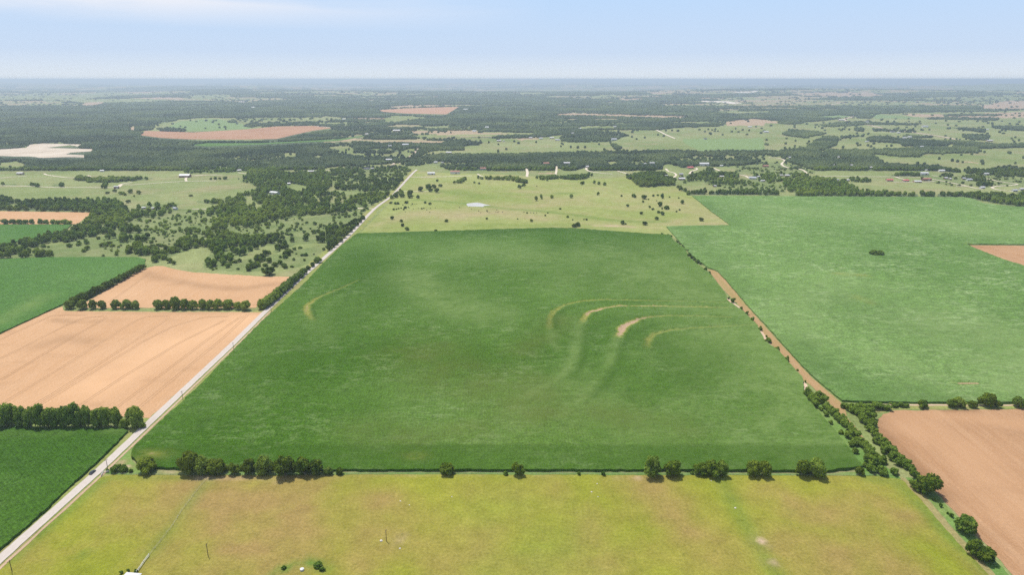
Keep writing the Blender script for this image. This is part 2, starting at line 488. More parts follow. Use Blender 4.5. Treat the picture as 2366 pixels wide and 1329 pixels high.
LC = [
 # ---- left third
 ('past', .02, A([(0, 245), (560, 235), (1060, 205), (1500, 205), (1660, 262), (1400, 300), (750, 310), (640, 290), (0, 285)])),
 ('wood', .8, A([(850, 262), (1100, 240), (1700, 225), (2366, 222), (2366, 245), (1650, 255), (1300, 268), (850, 272)])),
 ('past', .05, A([(1700, 240), (2080, 232), (2110, 255), (2020, 275), (1750, 270)])),
 ('dry', 0, A([(730, 318), (800, 302), (980, 300), (900, 325), (760, 330)])),
 ('dry', 0, A([(1180, 262), (1500, 258), (1700, 268), (1640, 280), (1300, 272)])),
 ('dry', 0, A([(1060, 212), (1500, 205), (1560, 214), (1250, 222)])),
 ('past', .03, A([(1400, 530), (1440, 505), (1640, 455), (1900, 440), (2366, 445), (2700, 440), (3000, 430), (3180, 440), (3160, 462), (2800, 470), (2500, 490), (2366, 545), (2000, 565), (1700, 570), (1430, 560), (1280, 575), (1250, 565), (1390, 548)])),
 ('bgreen', .02, A([(1650, 470), (1990, 450), (2300, 520), (2250, 555), (1700, 560), (1500, 530)])),
 ('wood', .85, A([(1420, 545), (1540, 530), (1690, 540), (1690, 562), (1500, 562)])),
 ('wood', .85, A([(2070, 475), (2180, 440), (2290, 450), (2250, 480), (2100, 490)])),
 ('wood', .7, A([(2200, 515), (2366, 460), (2560, 490), (2900, 480), (2900, 505), (2366, 520), (2280, 530)])),
 ('dry', 0, A([(1170, 530), (1230, 520), (1230, 560), (1190, 555)])),
 ('past', .02, A([(0, 850), (150, 835), (240, 870), (230, 900), (150, 905), (0, 905)])),
 ('past', .0, A([(-80, 990), (0, 990), (130, 985), (400, 960), (700, 990), (780, 1020), (970, 1030), (1200, 1025), (1640, 960), (1660, 930), (2060, 910), (2280, 900), (2300, 960), (2190, 1020), (2366, 1040), (2366, 1260), (0, 1260), (-80, 1260)])),
 ('wood', .9, A([(660, 990), (740, 975), (830, 1000), (780, 1015), (680, 1010)])),
 ('wood', .9, A([(790, 1010), (900, 985), (1400, 990), (1330, 1010), (1000, 1035), (800, 1030)])),
 ('wood', .8, A([(900, 1080), (930, 1045), (980, 1040), (960, 1090)])),
 ('wood', .8, A([(240, 1050), (340, 1048), (350, 1072), (250, 1070)])),
 ('wood', .85, A([(460, 1060), (560, 1030), (590, 1075), (480, 1078)])),
 ('wood', .6, A([(0, 1042), (160, 1045), (150, 1056), (0, 1056)])),
 ('wood', .45, A([(1640, 905), (2060, 880), (2280, 880), (2290, 930), (1900, 945), (1700, 950)])),
 # ---- second image
 ('past', .12, B([(-250, 455), (0, 440), (380, 455), (600, 425), (800, 440), (700, 465), (380, 480), (0, 490), (-200, 480)])),
 ('past', .03, B([(1130, 445), (1210, 420), (1400, 425), (1540, 450), (1400, 462), (1250, 480), (1130, 478)])),
 ('dry', .02, B([(1170, 345), (1300, 330), (1600, 322), (1820, 325), (1500, 343), (1250, 350)])),
 ('past', .25, B([(1020, 570), (1200, 562), (1210, 590), (1100, 600), (1000, 600)])),
 ('past', .12, B([(540, 718), (700, 700), (830, 693), (860, 735), (1100, 720), (1440, 725), (1430, 765), (1340, 800), (1150, 800), (860, 790), (740, 770), (560, 775), (740, 745)])),
 ('past', .10, B([(215, 770), (260, 755), (340, 765), (350, 800), (230, 805)])),
 ('past', .10, B([(470, 800), (520, 780), (600, 800), (540, 820)])),
 ('wood', .85, B([(850, 745), (950, 728), (1060, 745), (1050, 765), (860, 765)])),
 ('wood', .9, B([(1070, 745), (1110, 730), (1190, 745), (1180, 770), (1080, 770)])),
 ('wood', .8, B([(1200, 725), (1260, 712), (1370, 722), (1300, 750), (1210, 750)])),
 ('past', .015, B([(1450, 775), (1600, 745), (1860, 740), (1862, 700), (1980, 690), (2050, 655), (2366, 645), (2366, 775), (2200, 770), (1860, 775)])),
 ('past', .0, B([(120, 920), (580, 915), (600, 890), (880, 885), (1000, 870), (1280, 862), (1330, 885), (1600, 870), (1750, 930), (2180, 950), (2170, 980), (2366, 985), (2366, 1262), (0, 1262), (0, 1100), (130, 1040)])),
 ('wood', .85, B([(-40, 870), (120, 925), (240, 960), (580, 930), (620, 980), (650, 1040), (640, 1080), (300, 1060), (0, 1080), (-100, 1040), (-160, 1000)])),
 ('wood', .8, B([(-160, 870), (0, 860), (120, 925), (0, 960), (-60, 960)])),
 # ---- third image
 ('past', .03, C3([(0, 645), (130, 640), (330, 600), (560, 585), (700, 555), (1000, 552), (1250, 552), (1500, 530), (1840, 520), (1960, 480), (2100, 448), (2366, 470), (2366, 745), (1650, 745), (1500, 730), (1240, 742), (870, 740), (700, 750), (0, 770)])),
 ('dry', .02, C3([(1860, 480), (2130, 448), (2366, 478), (2366, 520), (2100, 510), (1900, 515)])),
 ('past', .55, C3([(380, 620), (480, 570), (700, 560), (900, 570), (1000, 600), (830, 660), (500, 665), (380, 660)])),
 ('bgreen', .0, C3([(1480, 635), (2200, 630), (2366, 690), (2366, 745), (1650, 745), (1510, 680)])),
 ('past', .0, C3([(870, 640), (1420, 635), (1560, 735), (1240, 742), (930, 730), (880, 680)])),
 ('wood', .9, C3([(830, 685), (870, 680), (930, 720), (880, 740)])),
 ('dry', 0, C3([(290, 412), (480, 400), (700, 405), (900, 412), (1200, 420), (1620, 430), (1300, 442), (1000, 435), (700, 425), (420, 420)])),
 ('past', 0, C3([(1740, 385), (1950, 375), (2290, 390), (2100, 405), (1980, 408)])),
 ('dry', 0, C3([(1140, 225), (1380, 218), (1400, 228), (1250, 245)])),
 ('dry', 0, C3([(880, 275), (1130, 268), (1120, 280), (960, 287)])),
 ('bare', 0, C3([(1640, 285), (1760, 287), (1900, 292), (2050, 310), (1940, 313), (1840, 300), (1680, 297)])),
 ('bare', 0, C3([(1940, 230), (2060, 225), (2190, 224), (2100, 235), (1960, 236)])),
 ('dry', 0, C3([(1500, 182), (1880, 180), (1890, 190), (1520, 188)])),
 ('past', 0, C3([(0, 225), (200, 225), (250, 240), (0, 242)])),
 ('past', 0, C3([(720, 245), (880, 240), (880, 252), (730, 255)])),
 ('past', 0, C3([(70, 180), (310, 176), (310, 188), (80, 190)])),
 ('past', 0, C3([(560, 520), (700, 515), (900, 520), (880, 540), (700, 540), (540, 545)])),
 ('past', .03, C3([(800, 845), (880, 838), (910, 855), (820, 880)])),
 ('past', .15, C3([(1020, 850), (1100, 855), (1080, 875), (1010, 870)])),
 ('past', .0, C3([(1880, 790), (1970, 790), (1960, 815), (1890, 805)])),
 ('past', .02, C3([(80, 960), (180, 935), (330, 950), (330, 900), (350, 900), (470, 945), (560, 905), (600, 900), (660, 935), (900, 930), (1170, 935), (1300, 910), (1290, 880), (1350, 860), (1500, 900), (1620, 880), (1900, 885), (2100, 870), (2366, 790), (2366, 1262), (0, 1262), (0, 985)])),
 ('dry', .0, C3([(160, 945), (330, 940), (320, 952), (180, 955)])),
 ('wood', .92, C3([(970, 985), (1010, 960), (1100, 945), (1310, 940), (1420, 1010), (1425, 1055), (1260, 1070), (1090, 1075), (1060, 1035)])),
 ('wood', .55, C3([(1420, 1000), (1500, 960), (1640, 950), (1720, 900), (1780, 905), (1760, 1000), (1500, 1040)])),
 ('wood', .8, C3([(1740, 945), (1850, 940), (1990, 950), (2010, 990), (1900, 1000), (1740, 990)])),
 ('wood', .45, C3([(1640, 1000), (1900, 1000), (2100, 1010), (2080, 1060), (1700, 1050)])),
 ('wood', .9, C3([(60, 995), (130, 982), (250, 985), (330, 975), (640, 965), (640, 985), (590, 1010), (460, 1010), (400, 1000), (200, 1005)])),
 ('wood', .85, C3([(500, 1035), (640, 1030), (660, 1015), (790, 1045), (780, 1058), (640, 1045), (560, 1055)])),
 ('wood', .8, B([(1680, 1070), (1760, 1030), (1880, 990), (1920, 1005), (1760, 1062)])),
 ('wood', .85, B([(1900, 985), (2366, 985), (2366, 1020), (2290, 1015), (2000, 1005)])),
 ('wood', .9, B([(2290, 1015), (2430, 1015), (2440, 1045), (2366, 1040)])),
 # ---- right third
 ('past', .035, D([(0, 485), (250, 505), (530, 470), (740, 440), (960, 410), (1300, 395), (2440, 375), (2440, 960), (1700, 930), (1480, 880), (1100, 860), (980, 790), (560, 760), (240, 730), (0, 745)])),
 ('dry', .03, D([(240, 240), (600, 232), (960, 232), (1100, 250), (720, 262), (400, 255)])),
 ('past', .06, D([(560, 320), (900, 300), (1300, 310), (1480, 320), (1050, 332), (700, 330)])),
 ('dry', .03, D([(1950, 330), (2200, 290), (2440, 290), (2440, 360), (2000, 362)])),
 ('dry', .03, D([(1250, 405), (1650, 410), (2440, 385), (2440, 440), (1650, 445), (1350, 430)])),
 ('bgreen', .02, D([(420, 430), (700, 418), (800, 430), (620, 445)])),
 ('bgreen', .02, D([(950, 405), (1240, 425), (1440, 440), (1300, 450), (1000, 445)])),
 ('past', .08, D([(1300, 270), (1700, 262), (2440, 250), (2440, 285), (1900, 290), (1400, 282)])),
 ('past', .08, D([(1700, 180), (2440, 175), (2440, 240), (1900, 235)])),
 ('wood', .85, D([(820, 405), (940, 400), (1000, 430), (960, 450), (850, 445)])),
 ('wood', .6, D([(500, 500), (700, 480), (950, 470), (1000, 485), (1400, 495), (1390, 512), (1000, 505), (700, 520), (540, 525)])),
 ('wood', .6, D([(820, 530), (920, 535), (900, 570), (820, 560)])),
 ('wood', .35, D([(980, 540), (1350, 550), (1400, 580), (1000, 565)])),
 ('wood', .55, D([(1700, 530), (2020, 545), (2010, 580), (1850, 560)])),
 ('wood', .8, D([(2070, 515), (2440, 515), (2440, 565), (2280, 560), (2080, 535)])),
 ('wood', .6, D([(1600, 415), (1950, 405), (2200, 410), (2100, 425), (1650, 425)])),
 ('wood', .6, D([(1450, 440), (1700, 435), (2150, 445), (2100, 465), (1500, 455)])),
 ('wood', .9, D([(160, 590), (250, 552), (380, 560), (530, 575), (530, 592), (380, 630), (200, 605)])),
 ('wood', .92, D([(240, 735), (380, 715), (480, 640), (590, 605), (690, 620), (650, 690), (560, 735), (960, 735), (1300, 720), (1400, 705), (1720, 715), (1730, 680), (1850, 660), (2050, 680), (2440, 680), (2440, 710), (1950, 725), (1930, 765), (1700, 768), (1450, 770), (1400, 798), (1250, 800), (1000, 772), (980, 805), (700, 790), (500, 790)])),
 ('wood', .9, D([(920, 630), (1050, 610), (1220, 630), (1550, 650), (1850, 655), (1720, 672), (1640, 700), (1260, 700), (1240, 675), (960, 655)])),
 ('wood', .8, D([(690, 618), (910, 600), (915, 612), (700, 632)])),
 ('wood', .5, D([(1300, 600), (1540, 610), (1530, 630), (1300, 625)])),
 ('wood', .5, D([(1800, 590), (2050, 600), (2030, 650), (1900, 650), (1810, 620)])),
 ('past', .0, D([(500, 740), (560, 745), (560, 765), (520, 768)])),
 ('past', .05, D([(0, 800), (60, 800), (200, 830), (260, 860), (460, 920), (500, 975), (400, 1020), (0, 1000)])),
 ('past', .0, D([(500, 985), (520, 940), (800, 938), (1200, 938), (1180, 960), (1400, 985), (1560, 960), (1700, 930), (2440, 960), (2440, 1150), (1980, 1125), (1560, 1120), (1090, 1120), (870, 1090), (800, 1045), (740, 1010)])),
 ('wood', .9, D([(1140, 965), (1250, 945), (1400, 950), (1520, 960), (1500, 978), (1180, 975)])),
 ('wood', .85, D([(1810, 925), (1850, 905), (2000, 920), (2180, 880), (2440, 900), (2440, 985), (2150, 985), (1850, 955)])),
 ('wood', .8, D([(1480, 895), (1560, 870), (1650, 900), (1780, 920), (1780, 945), (1500, 925)])),
 ('wood', .8, D([(1600, 960), (1720, 960), (1720, 985), (1610, 985)])),
 ('wood', .6, D([(1750, 970), (2020, 975), (2010, 1030), (1900, 1020)])),
 ('wood', .85, D([(1930, 1050), (1980, 1030), (2040, 1040), (2040, 1080), (1950, 1080)])),
 ('wood', .8, D([(780, 990), (960, 1000), (970, 1030), (780, 1030)])),
 ('wood', .9, D([(2290, 1130), (2366, 1090), (2440, 1090), (2440, 1160)])),
 ('wood', .72, D([(180, 965), (250, 945), (400, 960), (500, 990), (740, 1005), (745, 1040), (870, 1095), (1090, 1122), (1100, 1140), (600, 1130), (230, 1120), (160, 1060)])),
 ('wood', .6, D([(-100, 960), (180, 950), (200, 1010), (40, 1040), (-120, 1010)])),
 ('wood', .95, D([(280, 1120), (1090, 1120), (1180, 1128), (1280, 1130), (1285, 1160), (280, 1158)])),
 ('wood', .95, D([(1300, 1138), (1395, 1138), (1395, 1162), (1300, 1162)])),
 ('wood', .95, D([(1425, 1125), (1555, 1130), (1555, 1164), (1425, 1164)])),
 ('wood', .95, D([(1575, 1135), (1760, 1130), (1990, 1128), (2200, 1140), (2290, 1150), (2366, 1150), (2440, 1150), (2440, 1262), (2366, 1256), (2200, 1238), (1960, 1195), (1860, 1168), (1580, 1162)])),
 ('wood', .95, F8([(1420, 640), (1420, 590), (1500, 560), (1620, 575), (1625, 640)])),
 ('wood', .95, F8([(1680, 638), (1690, 595), (1900, 580), (2140, 570), (2366, 575), (2560, 590), (2800, 590), (2840, 610), (2840, 650), (2366, 640)])),
 ('wood', .9, F8([(1160, 500), (1220, 505), (1350, 570), (1420, 625), (1390, 665), (1330, 620), (1180, 545)])),
 # ---- scrub between the road and the left edge
 ('wood', .9, E5([(-120, 350), (0, 350), (100, 360), (170, 400), (450, 388), (900, 385), (1300, 382), (1340, 430), (1430, 500), (1380, 560), (1250, 600), (1140, 640), (900, 655), (1010, 530), (600, 515), (0, 505), (-120, 505)])),
 ('past', .0, E5([(100, 440), (190, 430), (170, 470), (90, 470)])),
 ('wood', .66, E5([(1560, 440), (1660, 430), (1940, 430), (1950, 490), (1750, 570), (1550, 580), (1400, 630), (1260, 690), (1150, 760), (800, 850), (600, 850), (400, 900), (200, 960), (-120, 1060), (-120, 930), (200, 850), (400, 830), (480, 770), (700, 740), (880, 665), (1140, 640), (1400, 540)])),
 ('wood', .55, E5([(1260, 690), (1400, 640), (1500, 700), (1620, 740), (1600, 840), (1300, 850), (1140, 820), (1140, 760)])),
 ('wood', .85, E5([(1640, 1060), (1700, 960), (1900, 880), (2200, 720), (2366, 640), (2366, 900), (2100, 920), (1900, 1000), (1700, 1075)])),
 ('wood', .6, E5([(1350, 980), (1400, 890), (1520, 870), (1760, 920), (1720, 980), (1480, 1010)])),
 ('wood', .8, E5([(-120, 940), (60, 930), (300, 950), (420, 960), (500, 940), (600, 960), (600, 1018), (0, 1032), (-120, 1032)])),
 ('wood', .74, E6([(480, 190), (620, 100), (850, 60), (1000, 90), (1400, 60), (1500, 110), (1500, 230), (1420, 310), (1800, 330), (2150, 300), (2330, 320), (2130, 380), (1960, 450), (1700, 520), (1200, 570), (830, 620), (600, 690), (300, 720), (100, 710), (260, 560), (60, 560), (60, 500), (300, 440), (30, 420), (30, 400), (300, 380), (620, 300), (760, 250), (800, 215), (600, 210)])),
 ('past', .05, E6([(560, 350), (620, 340), (640, 400), (760, 470), (620, 490), (560, 420)])),
 ('past', .1, E6([(1030, 220), (1100, 210), (1230, 240), (1230, 290), (1100, 300), (1040, 270)])),
 ('past', .25, E6([(1260, 340), (1500, 345), (1720, 350), (1650, 400), (1500, 420), (1260, 410)])),
 ('wood', .70, E6([(-100, 720), (270, 730), (600, 790), (1000, 790), (1300, 780), (1500, 740), (1650, 690), (1800, 600), (1850, 600), (1700, 760), (1530, 880), (1460, 940), (1460, 870), (1380, 850), (1100, 880), (900, 970), (850, 960), (960, 880), (700, 900), (560, 1000), (430, 1060), (280, 1130), (90, 1140), (100, 1080), (200, 940), (-60, 890)])),
 ('wood', .5, E6([(1380, 700), (1500, 680), (1640, 660), (1500, 760)])),
 ('wood', .8, E6([(550, 1160), (560, 1110), (700, 1100), (690, 1140), (600, 1175)])),
 ('wood', .8, E6([(620, 1080), (700, 1010), (780, 990), (790, 1040), (680, 1090)])),
 ('wood', .9, E6([(2210, 250), (2366, 60), (2340, 60), (2180, 250), (2130, 320), (2190, 330)])),
 ('wood', .22, B([(620, 900), (900, 890), (1250, 880), (1400, 910), (1300, 1010), (1250, 1060), (900, 1060), (700, 1040), (640, 960)])),
 ('wood', .45, B([(650, 1040), (900, 1060), (1200, 1060), (1230, 1100), (1000, 1120), (700, 1100)])),
]
# thinly wooded grassland: density of lone trees and bushes
SCRUB = [
 (.22, E5([(0, 870), (400, 900), (800, 850), (1150, 770), (1400, 640), (1950, 490), (2366, 480), (2366, 640), (1900, 880), (1640, 1010), (0, 1020)])),
 (.32, E5([(1650, 480), (2366, 490), (2366, 720), (1640, 860), (1300, 850), (1400, 640)])),
 (.30, E6([(300, 730), (850, 620), (1700, 530), (1900, 480), (1880, 520), (1650, 690), (1300, 780), (600, 790)])),
 (.22, E6([(100, 1150), (450, 1060), (900, 980), (1450, 870), (1450, 960), (1300, 1060), (1150, 1120), (550, 1180)])),
 (.28, B([(640, 900), (1300, 890), (1390, 920), (1250, 1080), (650, 1060)])),
 (.22, F6([(0, 130), (560, 110), (900, 110), (1300, 230), (1290, 300), (800, 300), (0, 300)])),
 (.35, F8([(1660, 430), (2366, 380), (2950, 500), (2950, 600), (1980, 570), (1700, 480)])),
 (.16, F7([(800, 330), (1500, 330), (2366, 380), (2366, 500), (1200, 500), (600, 400)])),
]
Y0, Y1 = 176, 664
W = np.zeros((Y1 - Y0, 2366), np.float32)
DRY = W.copy(); BARE = W.copy(); BGR = W.copy()
gy, gx = np.mgrid[Y0:Y1, 0:2366].astype(np.float64)
W[: 395 - Y0] = 0.93
# the hazy country beyond 7 km is a patchwork of woods and clearings
zc_ = H * F / np.maximum((gy - 664.5) * cP + F * sP, 3.0)
wx_ = (gx - 1183) / F * zc_; wy_ = zc_
far = fbm(wx_ / 1500 + 2.2, wy_ / 900 + 5.5, 21, 4)
far2 = fbm(wx_ / 300, wy_ / 260, 33, 3)
fm = (gy < 245)
thr = np.where(gx > 1750, 0.475, 0.520) + np.clip((gy - 215) / 60, 0, 1) * 0.08
clear = fm & (far > thr)
W[clear] = 0.08
DRY[clear & (far2 > 0.52)] = 0.7
W[(gy >= 245) & (gy < 395) & (fbm(wx_ / 260, wy_ / 200, 51, 3) > 0.60)] = 0.30
# small fields and clearings cut into the far woods
cr = random.Random(19)
for k in range(230):
    py_ = cr.uniform(197, 335) if k % 3 else cr.uniform(197, 240)
    px_ = cr.uniform(0, 2366)
    if px_ < 520 and 240 < py_ < 335: continue
    if 1080 < px_ < 1350 and 225 < py_ < 300 and k % 4: continue
    cx_, cy_ = G(px_, py_)
    sc_ = 1.0 + max(0, cy_ - 4000) / 5000
    hw_, hd_, an_ = cr.uniform(50, 210) * sc_, cr.uniform(30, 95) * sc_, cr.uniform(-.35, .35)
    b0 = slice(max(0, int(py_) - Y0 - 26), int(py_) - Y0 + 26)
    ux = (wx_[b0] - cx_) * math.cos(an_) + (wy_[b0] - cy_) * math.sin(an_); uy = (wy_[b0] - cy_) * math.cos(an_) - (wx_[b0] - cx_) * math.sin(an_)
    mm = (np.abs(ux) / hw_ + .0 < 1 - (fbm(wx_[b0] / 60, wy_[b0] / 60, k, 2) - .5) * .8) & (np.abs(uy) < hd_ * (1 - (fbm(wx_[b0] / 70, wy_[b0] / 70, k + 7, 2) - .5) * .8))
    W[b0] = np.where(mm, cr.choice((.0, .05, .35)), W[b0])
    DRY[b0] = np.where(mm, cr.choice((0, 0, .5, .9)), DRY[b0])
for kind, val, pts in LC:
    xs = [p[0] for p in pts]; ys = [p[1] for p in pts]
    a, b = max(Y0, int(min(ys)) - 1), min(Y1, int(max(ys)) + 2)
    c, d = max(0, int(min(xs)) - 1), min(2366, int(max(xs)) + 2)
    if b <= a or d <= c: continue
    jx = (fbm(gx[a - Y0:b - Y0, c:d] / 9, gy[a - Y0:b - Y0, c:d] / 3, 9, 2) - .5) * 7
    m = inpoly(gx[a - Y0:b - Y0, c:d] + jx, gy[a - Y0:b - Y0, c:d] + jx * .35, pts)
    sl = (slice(a - Y0, b - Y0), slice(c, d))
    W[sl] = np.where(m, val, W[sl])
    DRY[sl] = np.where(m, 1.0 if kind == 'dry' else 0.0, DRY[sl])
    BARE[sl] = np.where(m, 1.0 if kind == 'bare' else 0.0, BARE[sl])
    BGR[sl] = np.where(m, 1.0 if kind == 'bgreen' else 0.0, BGR[sl])
SCR = np.zeros_like(W)
for val, pts in SCRUB:
    SCR = np.where(inpoly(gx, gy, pts), val, SCR)

def sample(arr, px, py):
    ix = np.clip(np.round(px).astype(int), 0, 2365); iy = np.clip(np.round(py).astype(int) - Y0, 0, Y1 - Y0 - 1)
    return arr[iy, ix]

# ------------------------------------------------------------------ the ground, one sheet out to the horizon
def ground_mat():
    m = M('countryside_ground')
    p = m.pos()
    big = m.ramp(m.noise(p, 0.0032, 5, 0.6), 0.35, 0.65)
    past = m.mix(big, (0.165, 0.215, 0.062), (0.265, 0.290, 0.115))
    br = m.ramp(m.noise(p, 0.009, 6, 0.65, 0.5), 0.48, 0.72)
    past = m.mix(m.math('MULTIPLY', br, 0.75), past, (0.30, 0.245, 0.135))
    past = m.mix(m.attr('lush'), past, m.mix(m.ramp(m.noise(p, 0.03, 4, 0.65), 0.4, 0.62), (0.115, 0.170, 0.048), (0.185, 0.215, 0.085)))
    past = m.mix(m.attr('green'), past, (0.185, 0.262, 0.090))
    past = m.mix(m.attr('dry'), past, (0.400, 0.290, 0.185))
    past = m.mix(m.attr('bare'), past, (0.70, 0.62, 0.52))
    md = m.ramp(m.noise(p, 0.05, 6, 0.72), 0.3, 0.72, (0.80, 0.80, 0.78, 1), (1.2, 1.2, 1.22, 1))
    past = m.mix(1.0, past, md, 'MULTIPLY')
    fr = m.ramp(m.noise(p, 0.4, 5, 0.8), 0.32, 0.70, (0.75, 0.76, 0.74, 1), (1.22, 1.22, 1.25, 1))
    past = m.mix(1.0, past, fr, 'MULTIPLY')
    wood = m.mix(m.ramp(m.noise(p, 0.045, 5, 0.75), 0.40, 0.62), (0.050, 0.072, 0.044), (0.098, 0.128, 0.066))
    wood = m.mix(1.0, wood, m.ramp(m.noise(p, 0.0022, 4, 0.6), 0.36, 0.64, (0.72, 0.74, 0.80, 1), (1.34, 1.30, 1.16, 1)), 'MULTIPLY')
    wood = m.mix(m.ramp(m.noise(p, 0.0011, 5, 0.6), 0.45, 0.65), wood, (0.080, 0.112, 0.042))
    c = m.mix(m.attr('woods'), past, wood)
    return m.finish(c, 0.95, m.noise(p, 0.3, 4, 0.7), 0.8, 0.4, 0.08)
MAT['ground'] = ground_mat()

def build_ground():
    ang = np.linspace(R(-50), R(50), 1500)
    # rings spaced so that distant country keeps as much detail as near country
    yy = np.concatenate([np.linspace(190.0, 300, 250), np.linspace(300, 664, 240)[1:], np.linspace(664, 1500, 60)[1:]])
    th = np.arctan((yy - 664.5) / F) + P
    rad = H / np.tan(th)
    rad = np.concatenate([[60000.0], rad, [60.0]])
    rr, aa = np.meshgrid(rad, ang, indexing='ij')
    X = rr * np.sin(aa); Y = rr * np.cos(aa)
    Z = relief(X, Y)
    nr, na = X.shape
    px, py = proj(X, Y)
    w = sample(W, px, py) * (py < 662)
    w = np.where(py > 398, np.clip((w - .84) * 8, 0, .75), np.where(w > .5, 1.0, w))
    # far away the woods are drawn by the ground's own cover
    me_v = np.stack([X.ravel(), Y.ravel(), Z.ravel()], 1)
    i = np.arange(nr - 1)[:, None] * na + np.arange(na - 1)[None, :]
    i = i.ravel()
    f = np.stack([i, i + na, i + na + 1, i + 1], 1)
    # a last quadrant sheet behind and beside the camera
    me = mesh_np('ground', me_v, f, MAT['ground'], smooth=True)
    fattr(me, 'woods', w.ravel())
    lush = np.clip((sample(SCR, px, py) > 0) * .65 + (sample(W, px, py) > .3) * .8, 0, .8) * (py > 370) * (py < 662)
    fattr(me, 'lush', lush.ravel())
    fattr(me, 'dry', (sample(DRY, px, py) * (py < 662)).ravel())
    fattr(me, 'bare', (sample(BARE, px, py) * (py < 662)).ravel())
    fattr(me, 'green', (sample(BGR, px, py) * (py < 662)).ravel())
    o = link('ground', me)
    tag(o, kind='structure')
    # the same countryside outside the picture's sides and behind it
    s = 60000.0; z = -0.6
    e = [(-s, -s), (s, -s), (s, s), (-s, s)]
    me2 = mesh_np('surrounding_ground', [(x, y, -25.0 if False else z) for x, y in e], np.array([[0, 1, 2, 3]]), MAT['ground'])
    o2 = link('surrounding_ground', me2)
    # keep it below the relief of the far ridges
    o2.location.z = -14.0
    tag(o2, kind='structure')
build_ground()

# ------------------------------------------------------------------ sheets and crops laid on the ground
def wpoly(pts):
    return [G(x, y) for x, y in pts]

def densify(pts, step, jit=0.0, seed=0):
    out = []
    n = len(pts)
    rr = random.Random(seed)
    for i in range(n):
        x1, y1 = pts[i]; x2, y2 = pts[(i + 1) % n]
        k = max(1, int(math.hypot(x2 - x1, y2 - y1) / step))
        for j in range(k):
            t = j / k
            a = rr.uniform(-jit, jit) if j else 0
            out.append((x1 + (x2 - x1) * t + a, y1 + (y2 - y1) * t + rr.uniform(-jit, jit) * (1 if j else 0)))
    return out

def fill_poly(pts, step, extra=None):
    """triangulate a ground polygon with an inner lattice"""
    P0 = np.array(pts)
    mn = P0.min(0); mx = P0.max(0)
    gx_, gy_ = np.meshgrid(np.arange(mn[0], mx[0], step), np.arange(mn[1], mx[1], step))
    gx_ = gx_ + (np.arange(gx_.shape[0]) % 2)[:, None] * step * .5
    q = np.stack([gx_.ravel(), gy_.ravel()], 1)
    q = q + RNG.uniform(-.15, .15, q.shape) * step
    if extra is not None and len(extra): q = np.concatenate([q, extra])
    ins = inpoly(q[:, 0], q[:, 1], pts)
    q = q[ins]
    d, _ = distline(q[:, 0], q[:, 1], list(pts) + [pts[0]])
    q = q[d > step * .35]
    n = len(pts)
    vs = [Vector(p) for p in pts] + [Vector(p) for p in q]
    r = delaunay_2d_cdt(vs, [(i, (i + 1) % n) for i in range(n)], [], 1, 1e-4)
    V = np.array([(v.x, v.y) for v in r[0]])
    T = np.array([f for f in r[2] if len(f) == 3], dtype=np.int32)
    return V, T, n

def sheet(name, pts, z, mat, step=30, jit=0.0, attrs=None, kind='structure', edge=8, label=None):
    wp = densify(wpoly(pts), edge, jit, len(pts))
    V, T, n = fill_poly(wp, step)
    me = mesh_np(name, np.column_stack([V, np.full(len(V), z)]), T, MAT[mat])
    if attrs:
        for k, fn in attrs.items(): fattr(me, k, np.clip(fn(V[:, 0], V[:, 1]), 0, 1))
    o = link(name, me)
    tag(o, label, kind=kind)
    return o

def crop(name, pts, h, mat, step, attrs=None, jit=0.5, edge=4, extra=None, zfun=None):
    wp = densify(wpoly(pts), edge, jit, 3)
    V, T, n = fill_poly(wp, step, extra)
    d, _ = distline(V[:, 0], V[:, 1], wp + [wp[0]])
    z = h + RNG.uniform(-.18, .18, len(V)) * h + (fbm(V[:, 0] / 60, V[:, 1] / 60, 71, 3) - .5) * .5
    if zfun is not None: z = z + zfun(V[:, 0], V[:, 1])
    top = np.column_stack([V, z])
    # ragged sides of the standing crop, down to the soil
    e = np.concatenate([T[:, [0, 1]], T[:, [1, 2]], T[:, [2, 0]]])
    es = np.sort(e, 1); key = es[:, 0].astype(np.int64) * 10000000 + es[:, 1]
    u, idx, cnt = np.unique(key, return_index=True, return_counts=True)
    be = e[idx[cnt == 1]]
    bv = np.unique(be)
    mp = -np.ones(len(V), int); mp[bv] = np.arange(len(bv)) + len(V)
    bot = np.column_stack([V[bv], np.full(len(bv), 0.0)])
    side = np.stack([be[:, 1], be[:, 0], mp[be[:, 0]], mp[be[:, 1]]], 1)
    VV = np.concatenate([top, bot])
    me = mesh_np(name, VV, [T, side], MAT[mat], smooth=False)
    for k, fn in (attrs or {}).items():
        fattr(me, k, np.clip(fn(VV[:, 0], VV[:, 1]), 0, 1))
    o = link(name, me)
    tag(o, kind='structure')
    return o

